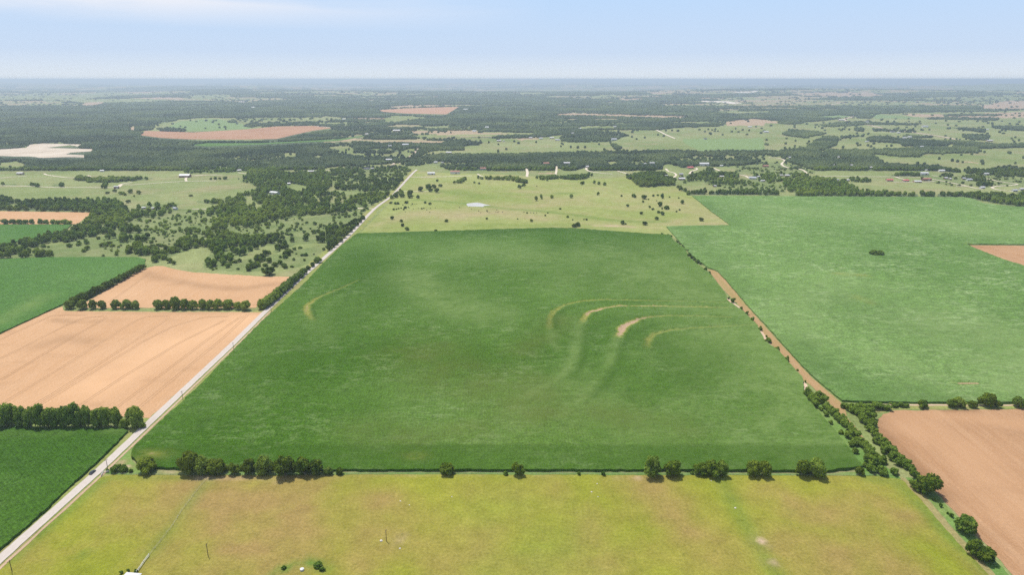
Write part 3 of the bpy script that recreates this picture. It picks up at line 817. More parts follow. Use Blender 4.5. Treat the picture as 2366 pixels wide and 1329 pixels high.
# ---- terraces that cross the main field
TER = [
 (zz(3.797, 1200, 650, [(268, 430), (265, 340), (300, 280), (400, 220), (550, 185), (750, 172), (1100, 180), (1500, 190), (1900, 200)]), [5.0, 4.5, 3.6, 3.0, 2.8, 2.4, 2, 1.8, 1.6], [.20, .46, .52, .50, .52, .50, .46, .38, .28]),
 (zz(3.797, 1200, 650, [(550, 370), (580, 320), (620, 285), (750, 245), (880, 228), (1200, 230), (1520, 237), (1900, 248)]), [4.6, 4.2, 4.0, 3.8, 3.4, 3.0, 2.6, 1.8], [.50, .68, .92, .90, .80, .82, .76, .42]),
 (zz(3.797, 1200, 650, [(872, 500), (900, 430), (960, 385), (1050, 345), (1170, 325), (1300, 315), (1600, 318), (1850, 330)]), [6.0, 6.4, 6.2, 4.8, 3.4, 2.6, 2.2, 1.6], [.85, 1.0, 1.0, .95, .78, .56, .50, .36]),
 (zz(3.797, 1200, 650, [(1125, 600), (1130, 540), (1180, 480), (1300, 448), (1500, 425), (2050, 395)]), [5.5, 5.5, 4.0, 2.8, 2.2, 1.8], [.16, .62, .55, .50, .46, .40]),
 (zz(5.7775, 550, 560, [(1000, 1060), (930, 960), (915, 880), (1000, 800), (1150, 720), (1400, 620), (1630, 510)]), [4.5, 5.5, 5.0, 3.6, 2.6, 2.0, 1.4], [.25, .60, .66, .62, .52, .42, .2]),
]
TERW = [(wpoly(a), b, c) for a, b, c in TER]
def thin_main(X, Y):
    r = np.zeros(X.shape)
    n1 = (fbm(X / 2.2, Y / 2.2, 81, 2) - .5)
    for pts, ws, st in TERW:
        d, t = distline(X, Y, pts)
        d = np.abs(d + (fbm(X / 9, Y / 9, 14, 2) - .5) * 2.2)
        k = len(ws) - 1
        w = np.interp(t * k, np.arange(k + 1), ws); s_ = np.interp(t * k, np.arange(k + 1), st)
        f = np.clip(1.25 - d / (w * .66) + n1 * 1.0, 0, 1)
        r = np.maximum(r, s_ * np.minimum(1, f * 1.3))
    # the sparse, pale corner by the road
    cx, cy = G(352, 1056)
    r = np.maximum(r, .55 * np.exp(-(((X - cx) / 11) ** 2 + ((Y - cy) / 5) ** 2)) * (0.5 + vnoise(X / 2, Y / 2, 8)))
    cx, cy = G(312, 1072)
    r = np.maximum(r, .5 * np.exp(-(((X - cx) / 6) ** 2 + ((Y - cy) / 3) ** 2)))
    cx, cy = G(962, 1060)
    r = np.maximum(r, .36 * np.exp(-(((X - cx) / 8) ** 2 + ((Y - cy) / 4) ** 2)) * (0.5 + vnoise(X / 2, Y / 2, 8)))
    return r
def z_main(X, Y):
    r = np.zeros(X.shape)
    for pts, ws, st in TERW:
        d, t = distline(X, Y, pts)
        r = r + .5 * np.exp(-(d / 7.0) ** 2) - .9 * np.exp(-(d / 2.8) ** 2)
    return r * (r > -1.1)
def band(X, Y, px, wid, strength, seed=3, nz=.6):
    d, t = distline(X, Y, wpoly(px))
    return strength * np.exp(-(d / wid) ** 2) * (1 - nz + nz * 2 * fbm(X / 14, Y / 14, seed, 3))
def swath_main(X, Y):
    r = band(X, Y, [(1345, 748), (1336, 780), (1330, 820), (1315, 855), (1285, 885), (1225, 915)], 6, .62, 3, .5)
    r = np.maximum(r, band(X, Y, [(1271, 755), (1275, 790), (1290, 815)], 4, .35, 3, .35))
    r = np.maximum(r, band(X, Y, [(1428, 782), (1415, 825), (1392, 870), (1345, 925), (1290, 970)], 6, .52, 3, .5))
    r = np.maximum(r, band(X, Y, [(1497, 808), (1500, 850), (1470, 920), (1400, 970)], 7, .24, 3, .5))
    r = np.maximum(r, band(X, Y, [(1460, 820), (1600, 826)], 8, .3))
    r = np.maximum(r, band(X, Y, [(720, 742), (760, 790)], 10, .22))
    r = np.maximum(r, band(X, Y, [(940, 640), (1060, 715), (1110, 725)], 36, .60))
    r = np.maximum(r, band(X, Y, [(1100, 580), (1300, 600), (1500, 580)], 60, .45))
    r = np.maximum(r, band(X, Y, [(1350, 900), (1500, 1000), (1650, 940)], 45, .40))
    r = np.maximum(r, band(X, Y, [(1230, 600), (1290, 625), (1310, 660)], 26, .30))
    r = np.maximum(r, band(X, Y, [(1500, 620), (1650, 700), (1750, 800), (1850, 900), (1900, 1000)], 85, .62))
    r = np.maximum(r, band(X, Y, [(850, 1030), (840, 1000), (900, 960)], 22, .22))
    r = np.maximum(r, band(X, Y, [(950, 950), (1100, 990), (1250, 950)], 45, .20))
    r = np.maximum(r, band(X, Y, [(1270, 880), (1200, 960), (1150, 1020)], 14, .3))
    return r
HEAD = wpoly([(300, 1033), (1000, 1033), (1500, 1036), (1960, 1036)])
def deep_main(X, Y):
    d, t = distline(X, Y, HEAD)
    yh = np.interp(X, [p[0] for p in HEAD], [p[1] for p in HEAD])
    r = .42 * (Y < yh + fbm(X / 5, Y / 5, 4, 2) * 2)
    r = np.maximum(r, band(X, Y, [(1520, 800), (1600, 880), (1660, 830)], 22, .30))
    r = np.maximum(r, band(X, Y, [(1352, 765), (1350, 800), (1345, 840), (1325, 875)], 4, .45, 5, .3))
    r = np.maximum(r, band(X, Y, [(1440, 795), (1432, 840), (1408, 885), (1370, 925)], 4, .42, 5, .3))
    r = np.maximum(r, band(X, Y, [(1284, 765), (1282, 735), (1310, 716), (1370, 703), (1480, 703)], 3.5, .4, 5, .3))
    r = np.maximum(r, band(X, Y, [(730, 745), (724, 715), (750, 695), (800, 672)], 3.5, .35, 5, .3))
    r = np.maximum(r, band(X, Y, [(1350, 790), (1360, 760), (1400, 745), (1500, 735)], 7, .30, 5, .3))
    r = np.maximum(r, band(X, Y, [(1440, 800), (1470, 770), (1520, 752)], 6, .34, 5, .3))
    r = np.maximum(r, band(X, Y, [(1515, 800), (1540, 785)], 6, .30, 5, .3))
    r = np.maximum(r, band(X, Y, [(840, 580), (880, 640), (800, 740), (600, 860), (480, 960)], 34, .22))
    for a in ([(860, 620), (838, 645), (815, 672), (795, 700), (780, 720)], [(592, 835), (572, 862)], [(470, 980), (440, 1018)], [(1453, 905), (1464, 935)]):
        r = np.maximum(r, band(X, Y, a, 1.4, .6, 5, .5))
    # mown edge between the field and the far pasture is a darker headland
    r = np.maximum(r, band(X, Y, [(830, 545), (1004, 540), (1217, 533), (1323, 532), (1400, 538), (1545, 548)], 22, .35, 5, .2))
    return r
ext = []
for pts, ws, st in TERW:
    for i in range(len(pts) - 1):
        ax, ay = pts[i]; bx, by = pts[i + 1]
        l = math.hypot(bx - ax, by - ay); k = int(l / 1.8)
        for j in range(k):
            t = (j + .5) / k
            for o_ in (-6.5, -4.2, -2.1, 0, 2.1, 4.2, 6.5):
                ext.append((ax + (bx - ax) * t - (by - ay) / l * o_ + random.uniform(-.4, .4), ay + (by - ay) * t + (bx - ax) / l * o_ + random.uniform(-.4, .4)))
MF = [(304, 1061), (305, 1048), (312, 1036), (359, 991), (370, 980), (452, 904), (602, 748.5), (700, 661), (746, 612), (788, 570), (820, 545), (827, 541.5), (900, 539.5), (1048, 535), (1217, 530), (1280, 528.5), (1323, 529), (1400, 535), (1498, 542), (1548, 545),
      (1556, 557), (1584, 577), (1588, 594), (1614, 615), (1640, 635), (1676, 682), (1679, 696), (1715, 721), (1749, 755), (1766, 790), (1800, 815), (1829, 849), (1853, 875), (1857, 894), (1856, 916), (1922, 992), (1964, 1045), (1992, 1083), (1913, 1093), (1700, 1091), (1350, 1090.5), (1000, 1090.5), (640, 1090), (430, 1088), (359, 1085), (321, 1076)]
def olive_main(X, Y):
    r = band(X, Y, [(980, 820), (1080, 880), (1180, 900), (1250, 960)], 38, .34, 31, .8)
    r = np.maximum(r, band(X, Y, [(840, 1000), (950, 1020), (1100, 1000)], 18, .25, 32, .8))
    r = np.maximum(r, band(X, Y, [(1380, 960), (1560, 990)], 20, .25, 33, .8))
    r = np.maximum(r, band(X, Y, [(1200, 820), (1270, 770), (1300, 740)], 18, .25, 33, .8))
    return r
crop('corn_field', MF, 1.7, 'crop_main', 4.5, {'olive': olive_main, 'thin': thin_main, 'swath': swath_main, 'deep': deep_main}, .5, 3.5, np.array(ext), z_main)

RF = [(1599, 453.5), (1866, 455), (2225, 457), (2246, 460), (2274, 471), (2331, 478), (2366, 479.5), (2440, 481), (2440, 567), (2366, 566.5), (2234, 566), (2257, 577), (2310, 598), (2366, 616), (2440, 638), (2440, 936), (2366, 934), (2161, 933), (1992, 932), (1945, 929),
      (1870, 866), (1800, 789), (1720, 700), (1683, 656), (1658, 628), (1637, 621), (1612, 603), (1594, 588), (1580, 572), (1563, 552), (1550, 537), (1540, 525), (1610, 523), (1688, 522), (1640, 487)]
def deep_right(X, Y):
    r = band(X, Y, [(2068, 598), (2140, 635), (2250, 695), (2366, 763)], 1.6, .75, 5, .1)
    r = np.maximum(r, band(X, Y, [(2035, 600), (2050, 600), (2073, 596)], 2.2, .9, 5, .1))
    r = np.maximum(r, band(X, Y, [(1600, 540), (1660, 600), (1720, 680)], 20, .3))
    r = np.maximum(r, band(X, Y, [(1945, 925), (2160, 926), (2366, 928)], 5, .4))
    r = np.maximum(r, band(X, Y, [(1630, 470), (1700, 520), (1620, 528), (1548, 530)], 10, .35))
    r = np.maximum(r, band(X, Y, [(1960, 700), (2100, 760), (2200, 780)], 50, .22))
    r = np.maximum(r, band(X, Y, [(1840, 800), (1900, 860), (2000, 915), (2120, 920)], 26, .5))
    return r
def thin_right(X, Y):
    d, t = distline(X, Y, wpoly([(2216, 890.5), (2256, 890.5)]))
    r = np.clip(1.9 - d / 1.0, 0, 1)
    for a in ([(1930, 635), (2000, 640)], [(1980, 690), (2010, 702)]):
        r = np.maximum(r, band(X, Y, a, 5, .3))
    r = np.maximum(r, band(X, Y, [(2240, 566), (2300, 590), (2366, 610)], 5, .2))
    return r
def swath_right(X, Y):
    r = band(X, Y, [(2200, 760), (2350, 800), (2366, 900)], 60, .5, 12)
    r = np.maximum(r, band(X, Y, [(2040, 830), (2200, 900), (2360, 880)], 30, .4, 13))
    r = np.maximum(r, band(X, Y, [(1950, 660), (1830, 720), (1850, 780)], 40, .3, 14))
    r = np.maximum(r, band(X, Y, [(1720, 480), (2000, 500), (2300, 540)], 45, .3, 15))
    r = np.maximum(r, band(X, Y, [(1990, 918), (2200, 920)], 8, .3, 15))
    return r
extr = []
for x in np.arange(2210, 2262, .8):
    for y in np.arange(887, 895, .6): extr.append(G(x, y))
MAT['track_soil'] = soil_mat('track_soil', (0.42, 0.248, 0.130), (0.46, 0.282, 0.155), (0.50, 0.315, 0.18), 0)
crop('pale_corn_field', RF, 1.5, 'crop_right', 8, {'thin': thin_right, 'deep': deep_right, 'swath': swath_right}, .5, 5, np.array(extr))

zero = {'thin': lambda X, Y: X * 0, 'swath': lambda X, Y: X * 0}
def deep_lf(X, Y):
    r = X * 0
    for a in ([(200, 1071), (253, 1023)], [(0, 1086), (92, 1086)], [(0, 1069), (120, 1068)], [(75, 1040), (90, 1028)], [(150, 1043), (195, 1042)]):
        r = np.maximum(r, band(X, Y, a, .9, .6, 5, .2))
    return r
crop('soybean_field', [(-90, 991), (0, 990.5), (160, 992), (270, 994), (297, 1000), (222, 1075), (148, 1141), (110, 1180), (0, 1275), (-90, 1355)], 1.5, 'crop_left', 4, {**zero, 'deep': deep_lf, 'swath': lambda X, Y: band(X, Y, [(250, 1000), (280, 1002)], 5, .5) + band(X, Y, [(0, 1010), (160, 1005)], 5, .2)}, .4, 2.5)
crop('green_crop_field', [(-90, 603), (0, 601), (106, 597), (317, 596), (337, 601), (334, 613), (240, 657), (150, 703), (114, 720), (0, 773), (-90, 822)], 1.4, 'crop_far', 7, {**zero, 'deep': lambda X, Y: X * 0, 'swath': lambda X, Y: band(X, Y, [(0, 745), (60, 715), (100, 690)], 12, .6)}, .4, 5)
crop('far_green_crop_field', [(-90, 521), (0, 520.5), (166, 520.5), (154, 532), (95, 549), (0, 567), (-90, 585)], 1.4, 'crop_far', 14, {**zero, 'deep': lambda X, Y: X * 0}, .4, 8)

# ---- ripe and reaped fields
def tram(lines, w=1.0):
    wl = [wpoly(a) for a in lines]
    def f(X, Y):
        r = X * 0
        for a in wl:
            d, t = distline(X, Y, a); r = np.maximum(r, .8 * (d < w))
        return r
    return f
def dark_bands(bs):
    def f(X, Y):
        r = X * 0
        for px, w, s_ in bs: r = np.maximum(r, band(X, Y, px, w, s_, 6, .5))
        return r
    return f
BF1 = [(-90, 828), (0, 774), (90, 727), (114, 720.5), (144, 709), (150, 719), (331, 721), (606, 722), (602, 728), (480, 845), (346, 967), (250, 962), (0, 957), (-90, 955)]
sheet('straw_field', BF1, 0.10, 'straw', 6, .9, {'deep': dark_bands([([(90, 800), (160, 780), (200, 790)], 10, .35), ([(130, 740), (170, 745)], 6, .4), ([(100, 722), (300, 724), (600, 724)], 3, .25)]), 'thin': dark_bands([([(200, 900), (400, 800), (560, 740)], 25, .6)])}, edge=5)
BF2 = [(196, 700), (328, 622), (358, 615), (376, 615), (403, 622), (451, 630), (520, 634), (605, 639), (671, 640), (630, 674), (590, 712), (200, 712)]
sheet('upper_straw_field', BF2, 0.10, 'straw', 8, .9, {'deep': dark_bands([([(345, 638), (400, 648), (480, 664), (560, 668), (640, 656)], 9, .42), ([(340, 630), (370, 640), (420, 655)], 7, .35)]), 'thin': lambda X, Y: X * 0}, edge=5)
sheet('tan_field', [(-90, 487.5), (0, 488), (213, 491), (180, 517), (167, 518.5), (0, 519.5), (-90, 519.5)], 0.10, 'straw', 20, .3, {'deep': lambda X, Y: X * 0, 'thin': lambda X, Y: X * 0})
BF4 = [(2600, 947), (2366, 946), (2103, 949), (2061, 950), (2040, 958), (2029, 974), (2029, 997), (2050, 1029), (2095, 1069), (2122, 1098), (2177, 1150), (2222, 1203), (2273, 1254), (2337, 1327), (2400, 1400), (2700, 1400)]
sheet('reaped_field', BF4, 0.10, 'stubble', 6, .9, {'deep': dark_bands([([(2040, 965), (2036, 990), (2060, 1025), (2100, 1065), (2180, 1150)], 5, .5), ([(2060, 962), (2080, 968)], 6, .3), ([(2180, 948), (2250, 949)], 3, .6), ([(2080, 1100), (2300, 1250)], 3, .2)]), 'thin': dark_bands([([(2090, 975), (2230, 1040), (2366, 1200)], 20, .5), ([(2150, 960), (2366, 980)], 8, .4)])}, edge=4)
sheet('notch_field', [(2440, 568.5), (2366, 568), (2236, 567), (2258, 577.5), (2311, 599), (2366, 617), (2440, 639)], 0.12, 'stubble', 16, .2, {'deep': lambda X, Y: X * 0, 'thin': lambda X, Y: X * 0})
sheet('bare_strip', [(1636, 623), (1650, 625), (1664, 634), (1690, 664), (1724, 706), (1802, 793), (1872, 870), (1940, 928), (1953, 948), (1956, 964), (1948, 962), (1905, 922), (1872, 890), (1856, 880), (1828, 851), (1790, 806), (1750, 757), (1718, 718), (1690, 688), (1670, 668), (1650, 642)], 0.12, 'strip_soil', 4, .4, {'deep': lambda X, Y: X * 0, 'thin': lambda X, Y: X * 0}, edge=4)
sheet('dry_wash', [(1788, 826), (1800, 824), (1830, 850), (1852, 875), (1866, 893), (1866, 905), (1858, 905), (1855, 890), (1845, 876), (1822, 855)], 0.16, 'dirt', 4, .6, {'deep': lambda X, Y: X * 0, 'thin': lambda X, Y: X * 0 + 1}, edge=3)
sheet('washed_bank', [(1676, 690), (1688, 692), (1715, 716), (1745, 748), (1768, 775), (1776, 790), (1790, 806), (1786, 812), (1765, 794), (1750, 760), (1714, 724)], 0.14, 'dirt', 5, .6, {'deep': lambda X, Y: X * 0, 'thin': lambda X, Y: X * 0 + .6}, edge=3)
sheet('creek_bed', [(1948, 965), (1958, 966), (1975, 985), (1992, 1008), (2008, 1030), (2016, 1045), (2012, 1048), (1995, 1025), (1975, 1000)], 0.128, 'strip_soil', 4, .4, {'deep': lambda X, Y: X * 0, 'thin': lambda X, Y: X * 0}, edge=3)
sheet('creek_bank', [(1872, 925), (1905, 935), (1930, 950), (1960, 975), (2000, 1035), (2060, 1090), (2085, 1108), (1996, 1098), (1990, 1082), (1962, 1045), (1922, 992)], 0.065, 'weeds', 5, .5, edge=4)
sheet('dirt_headland', [(1992, 934), (2366, 936), (2440, 936), (2440, 947), (2366, 945), (2103, 947), (2061, 948), (2040, 955), (2000, 948)], 0.072, 'verge', 6, .3, edge=4)
sheet('dirt_lane', [(1985, 934.3), (2100, 935), (2366, 936.5), (2440, 937), (2440, 939.5), (2366, 939), (2100, 938), (1985, 938)], 0.134, 'dirt', 6, .3, {'deep': lambda X, Y: X * 0, 'thin': lambda X, Y: X * 0 + .5}, edge=4)

# ---- reddish and green fields far off, quarry
sheet('far_reddish_field', FIELD_STRIP, 0.4, 'reddish', 60, 2, {'deep': lambda X, Y: X * 0, 'thin': lambda X, Y: X * 0}, edge=40)
sheet('distant_reddish_field', FIELD_FAR, 0.5, 'reddish', 90, 2, {'deep': lambda X, Y: X * 0, 'thin': lambda X, Y: X * 0 + .5}, edge=60)
sheet('far_green_strip', GREEN_STRIP, 0.4, 'crop_far', 60, 2, {**zero, 'deep': lambda X, Y: X * 0, 'swath': lambda X, Y: X * 0 + .3}, edge=40)
sheet('quarry', QUARRY, 0.4, 'quarry', 30, 3, {'deep': dark_bands([(A([(0, 770), (150, 775), (420, 750)]), 14, .5), (A([(430, 712), (640, 722)]), 12, .8), (A([(260, 690), (400, 680), (700, 684)]), 10, .7), (A([(600, 770), (700, 795)]), 10, .7), (A([(0, 745), (300, 760), (500, 740)]), 8, .5)]), 'thin': lambda X, Y: X * 0 + .3}, edge=20)

# ---- the near pasture
def brown_near(X, Y):
    r = X * 0
    for px, w, s_ in (([(500, 1120), (560, 1180), (600, 1240)], 40, .95), ([(700, 1110), (660, 1200), (520, 1290)], 36, .7), ([(880, 1150), (870, 1230), (840, 1300)], 14, .65),
                      ([(1040, 1300), (1120, 1240)], 14, .4), ([(1500, 1130), (1560, 1190), (1620, 1270)], 20, .6), ([(1790, 1150), (1880, 1200), (2000, 1160), (2100, 1200)], 14, .6),
                      ([(1820, 1250), (1990, 1290), (2100, 1329)], 18, .55), ([(260, 1130), (330, 1190), (400, 1130)], 14, .45), ([(2060, 1170), (2180, 1260), (2290, 1340)], 6, .45),
                      ([(1080, 1130), (1200, 1135)], 12, .35), ([(1290, 1120), (1300, 1140)], 8, .4), ([(1350, 1200), (1400, 1300)], 16, .3)):
        r = np.maximum(r, band(X, Y, px, w, s_, 16, .8))
    return r
def green_near(X, Y):
    r = X * 0
    for px, w, s_ in (([(1668, 1112), (1695, 1165), (1725, 1220), (1755, 1270), (1800, 1340)], 5, .45), ([(476, 1112), (440, 1160), (400, 1215), (350, 1280)], 4.5, .4),
                      ([(236, 1110), (180, 1160), (110, 1215), (30, 1290)], 4.5, .6), ([(192, 1282), (198, 1280)], 2.5, .9), ([(270, 1104), (420, 1106), (490, 1108)], 3, .4), ([(2010, 1104), (2070, 1108), (2100, 1140)], 6, .5),
                      ([(2120, 1160), (2190, 1235), (2280, 1320)], 5, .6), ([(640, 1322), (672, 1308)], 2.2, 1.0), ([(712, 1300), (740, 1310), (755, 1318)], 3.2, 1.0), ([(1180, 1200), (1300, 1250), (1200, 1330)], 30, .25), ([(1823, 1179), (1825, 1180)], 1.2, 1)):
        r = np.maximum(r, band(X, Y, px, w, s_, 17, .6))
    return r
def bare_near(X, Y):
    r = X * 0
    for px, w, s_ in (([(1748, 1247), (1758, 1253)], 1.5, 1.0), ([(1770, 1257), (1776, 1259)], 1.2, .7), ([(1779, 1302), (1784, 1303)], 1.5, 1.0), ([(920, 1253), (930, 1240)], 2.5, .35), ([(450, 1104), (1000, 1099), (1350, 1101), (1500, 1103)], 1.0, .5), ([(480, 1107), (560, 1104), (650, 1112)], 1.5, .35)):
        r = np.maximum(r, band(X, Y, px, w, s_, 18, .7))
    return r
NP = [(-300, 1560), (-60, 1372), (4, 1306), (120, 1198), (232, 1104), (262, 1098), (420, 1099), (700, 1098), (1000, 1096.5), (1500, 1098), (2060, 1101), (2092, 1114), (2128, 1150), (2190, 1216), (2262, 1300), (2400, 1460), (2460, 1560)]
sheet('near_pasture', NP, 0.06, 'pasture', 4, .3, {'brown': brown_near, 'green': green_near, 'bare': bare_near}, edge=4)
sheet('ditch', [(2078, 1103), (2090, 1106), (2140, 1150), (2200, 1222), (2300, 1330), (2340, 1375), (2325, 1375), (2280, 1325), (2186, 1225), (2128, 1155)], 0.09, 'verge', 4, .4, {'brown': lambda X, Y: X * 0 + .75}, edge=3)
sheet('ditch_bank', [(2092, 1104), (2122, 1106), (2176, 1156), (2221, 1208), (2270, 1260), (2335, 1335), (2400, 1408), (2345, 1380), (2203, 1222), (2142, 1150)], 0.078, 'weeds', 4, .5, edge=3)
sheet('weedy_margin', [(425, 1090.5), (1000, 1093), (1500, 1093), (1920, 1096), (1996, 1090), (2070, 1100), (1500, 1098.6), (1000, 1097), (700, 1098.5), (425, 1099.5)], 0.10, 'weeds', 4, .5, edge=3)

# ---- the pasture behind the main field
MP = [(830, 540.5), (870, 500), (918, 452), (932, 430), (966, 397), (1000, 398), (1180, 404), (1300, 412), (1410, 412), (1450, 407), (1480, 431), (1560, 431), (1598, 452), (1640, 485), (1690, 520), (1600, 522.5), (1538, 523.5), (1549, 536), (1562, 552), (1548, 544), (1498, 541), (1400, 534), (1323, 528), (1280, 527.5), (1217, 529), (1048, 534), (900, 538.5)]
def brown_mid(X, Y):
    r = X * 0
    for px, w, s_ in (([(1050, 500), (1150, 490), (1250, 505)], 26, .8), ([(1380, 520), (1460, 524)], 8, .9), ([(1340, 515), (1520, 528)], 12, .5), ([(1620, 518), (1680, 516)], 8, .8), ([(1190, 440), (1240, 445)], 20, .5), ([(860, 520), (1000, 490)], 20, .5), ([(1450, 480), (1560, 470), (1640, 500)], 30, .45)):
        r = np.maximum(r, band(X, Y, px, w, s_, 26, .8))
    return r
def green_mid(X, Y):
    r = X * 0
    for px, w, s_ in (([(960, 462), (1030, 466), (1100, 474), (1180, 484), (1240, 487), (1330, 497), (1400, 508), (1480, 513), (1540, 512)], 9, .6), ([(1290, 447), (1320, 447)], 14, .6), ([(1000, 440), (1120, 455)], 20, .35), ([(1080, 520), (1300, 522)], 10, .3)):
        r = np.maximum(r, band(X, Y, px, w, s_, 27, .5))
    return r
sheet('middle_pasture', MP, 0.08, 'midpasture', 10, .5, {'brown': brown_mid, 'green': green_mid, 'bare': lambda X, Y: band(X, Y, [(1370, 521), (1460, 524)], 4, .6) + band(X, Y, [(1470, 408), (1440, 402)], 6, .3)}, edge=8)
POND = zz(4.732, 900, 380, [(838, 440), (850, 428), (920, 420), (960, 418), (1000, 424), (1050, 438), (1110, 448), (1040, 452), (1020, 465), (960, 462), (860, 458)])
sheet('pond', POND, 0.2, 'water', 12, .3, edge=4)
sheet('field_corner', [(238, 1095), (262, 1072), (300, 1034), (310, 1036), (303, 1050), (303, 1062), (320, 1078), (360, 1088), (425, 1090), (425, 1099), (262, 1097)], 0.055, 'weeds', 3, .5, {'brown': lambda X, Y: band(X, Y, [(268, 1078), (285, 1068)], 3, 1.0) + band(X, Y, [(280, 1085), (300, 1080)], 2.5, .6) + band(X, Y, [(370, 1092), (420, 1094)], 3, .6), 'bare': lambda X, Y: band(X, Y, [(268, 1078), (280, 1070)], 1.5, .5) + band(X, Y, [(278, 1082), (300, 1078)], 1.0, .8) + band(X, Y, [(366, 1089), (405, 1091)], 1.5, .5)}, edge=3)

# ------------------------------------------------------------------ roads and tracks
def ribbon(name, pts, width, z, mat, step=6, kind='structure', world=False, jit=0.0):
    w = list(pts) if world else wpoly(pts)
    # Catmull-Rom through the points
    out = []
    n = len(w)
    for i in range(n - 1):
        p0 = w[max(0, i - 1)]; p1 = w[i]; p2 = w[i + 1]; p3 = w[min(n - 1, i + 2)]
        k = max(2, int(math.hypot(p2[0] - p1[0], p2[1] - p1[1]) / step))
        for j in range(k):
            t = j / k
            out.append(tuple(.5 * ((2 * p1[c]) + (-p0[c] + p2[c]) * t + (2 * p0[c] - 5 * p1[c] + 4 * p2[c] - p3[c]) * t * t + (-p0[c] + 3 * p1[c] - 3 * p2[c] + p3[c]) * t ** 3) for c in (0, 1)))
    out.append(w[-1])
    V = []; Fc = []; rut = []
    cols = (-1, -.62, -.36, 0, .36, .62, 1)
    rv = (0, 1, 0, .3, 0, 1, 0)
    for i, (x, y) in enumerate(out):
        a = out[max(0, i - 1)]; b = out[min(len(out) - 1, i + 1)]
        dx, dy = b[0] - a[0], b[1] - a[1]; l = math.hypot(dx, dy) + 1e-6
        for c, r_ in zip(cols, rv):
            wd = width / 2 * c
            if abs(c) == 1: wd *= 1 + random.uniform(-jit, jit)
            V.append((x - dy / l * wd, y + dx / l * wd, z + (.05 if c == 0 else 0))); rut.append(r_)
    m_ = len(cols)
    for i in range(len(out) - 1):
        for c in range(m_ - 1):
            Fc.append((i * m_ + c, (i + 1) * m_ + c, (i + 1) * m_ + c + 1, i * m_ + c + 1))
    me = mesh_np(name, V, np.array(Fc)[:, ::-1], MAT[mat], True)
    fattr(me, 'rut', rut)
    o = link(name, me); tag(o, kind=kind)
    return o

ROAD = [(-70, 1362), (0, 1294), (127, 1180), (197, 1117), (243, 1075), (347, 976), (427, 900), (539, 794), (614, 720), (698, 641), (746, 599), (809, 542), (864, 484), (904, 454), (921, 436), (950, 404), (963, 392)]
ribbon('verge', ROAD, 21, 0.04, 'verge', 4, jit=.28)
ribbon('gravel_road', ROAD, 5.4, 0.30, 'road', 5, jit=.05)
def offset(px, d):
    w = wpoly(px); out = []
    for i, (x, y) in enumerate(w):
        a = w[max(0, i - 1)]; b = w[min(len(w) - 1, i + 1)]
        dx, dy = b[0] - a[0], b[1] - a[1]; l = math.hypot(dx, dy)
        out.append((x - dy / l * d, y + dx / l * d))
    return out
ribbon('roadside_ditch', offset(ROAD[:9], -4.6), 1.6, 0.14, 'dirt', 6, world=True, jit=.3)
ribbon('gravel_road', [(925, 378), (933, 372), (950, 360), (962, 348), (967, 343)], 9, 0.30, 'dirt_road', 10)
ribbon('gravel_road', [(902, 384), (912, 377), (920, 372)], 8, 0.32, 'dirt_road', 10)
TRACKS = [
 [(921, 442), (934, 442.5), (965, 442.5), (990, 442)],
 [(950, 409), (975, 409), (1010, 408.5), (1060, 407), (1090, 406)],
 [(824, 481), (850, 482), (864, 483)],
 E5([(-60, 230), (0, 232), (300, 238), (600, 250), (900, 252), (1180, 252), (1290, 250), (1340, 222), (1440, 222), (1640, 208), (1900, 190), (2100, 182), (2366, 178)]),
 E5([(1290, 250), (1330, 215), (1450, 195)]), E5([(0, 148), (150, 135), (300, 125)]), E5([(480, 100), (520, 115), (620, 130), (720, 142), (820, 146)]),
 E5([(2038, 185), (2035, 150), (2100, 125), (2366, 112)]), E5([(960, 120), (985, 130), (975, 145)]),
 E6([(0, 120), (150, 115), (300, 115)]), E6([(470, 90), (560, 100), (690, 108)]), E6([(600, 450), (620, 475), (700, 486), (780, 482)]),
 E6([(1400, 70), (1600, 50), (1800, 38)]), E6([(-30, 490), (100, 488), (250, 486)]), E6([(1780, 482), (1900, 484), (1950, 484)]),
 E7([(1500, 50), (1510, 90), (1505, 135)]), E7([(1830, 20), (1825, 70), (1840, 125), (2060, 125)]), E7([(965, 105), (985, 120), (1020, 132)]),
 E8([(60, 30), (20, 40), (40, 68), (110, 85), (220, 98), (310, 105)]), E8([(360, 70), (430, 90), (480, 105)]), E8([(890, 45), (920, 75), (980, 92), (1005, 115), (975, 145), (950, 155), (985, 168)]),
 E8([(1150, 105), (1175, 75), (1230, 55), (1225, 40), (1190, 38)]), E8([(1410, 40), (1450, 55), (1490, 75)]), E8([(1710, 115), (1760, 125), (1800, 150)]),
 F6([(540, 35), (620, 30), (740, 50), (810, 85), (750, 135), (800, 180), (900, 205)]), F6([(1040, 215), (1120, 245), (1160, 280), (1200, 318)]), F6([(60, 310), (140, 325), (220, 360)]), F6([(1380, 335), (1860, 338), (2366, 345)]),
 F7([(0, 345), (230, 345), (330, 370), (450, 400)]), F7([(230, 345), (560, 350), (700, 362), (900, 390), (1100, 430), (1300, 470), (1450, 505), (1600, 540), (1700, 545)]),
 F7([(1250, 495), (1340, 500), (1440, 498)]), F7([(1600, 350), (1750, 375), (1950, 420), (2150, 450), (2260, 468), (2150, 485), (1930, 500), (1840, 520), (1900, 550), (2050, 575), (2190, 582)]),
 F7([(220, 430), (400, 432), (700, 430), (900, 420)]), F7([(860, 325), (900, 332), (960, 340)]),
 C3([(1250, 553), (1340, 598), (1420, 632)]), C3([(1140, 520), (1180, 530)]), C3([(60, 905), (72, 940), (66, 975)]),
 B([(500, 515), (600, 525), (670, 535)]), B([(450, 420), (520, 385)]), B([(470, 350), (560, 315), (640, 290)]),
]
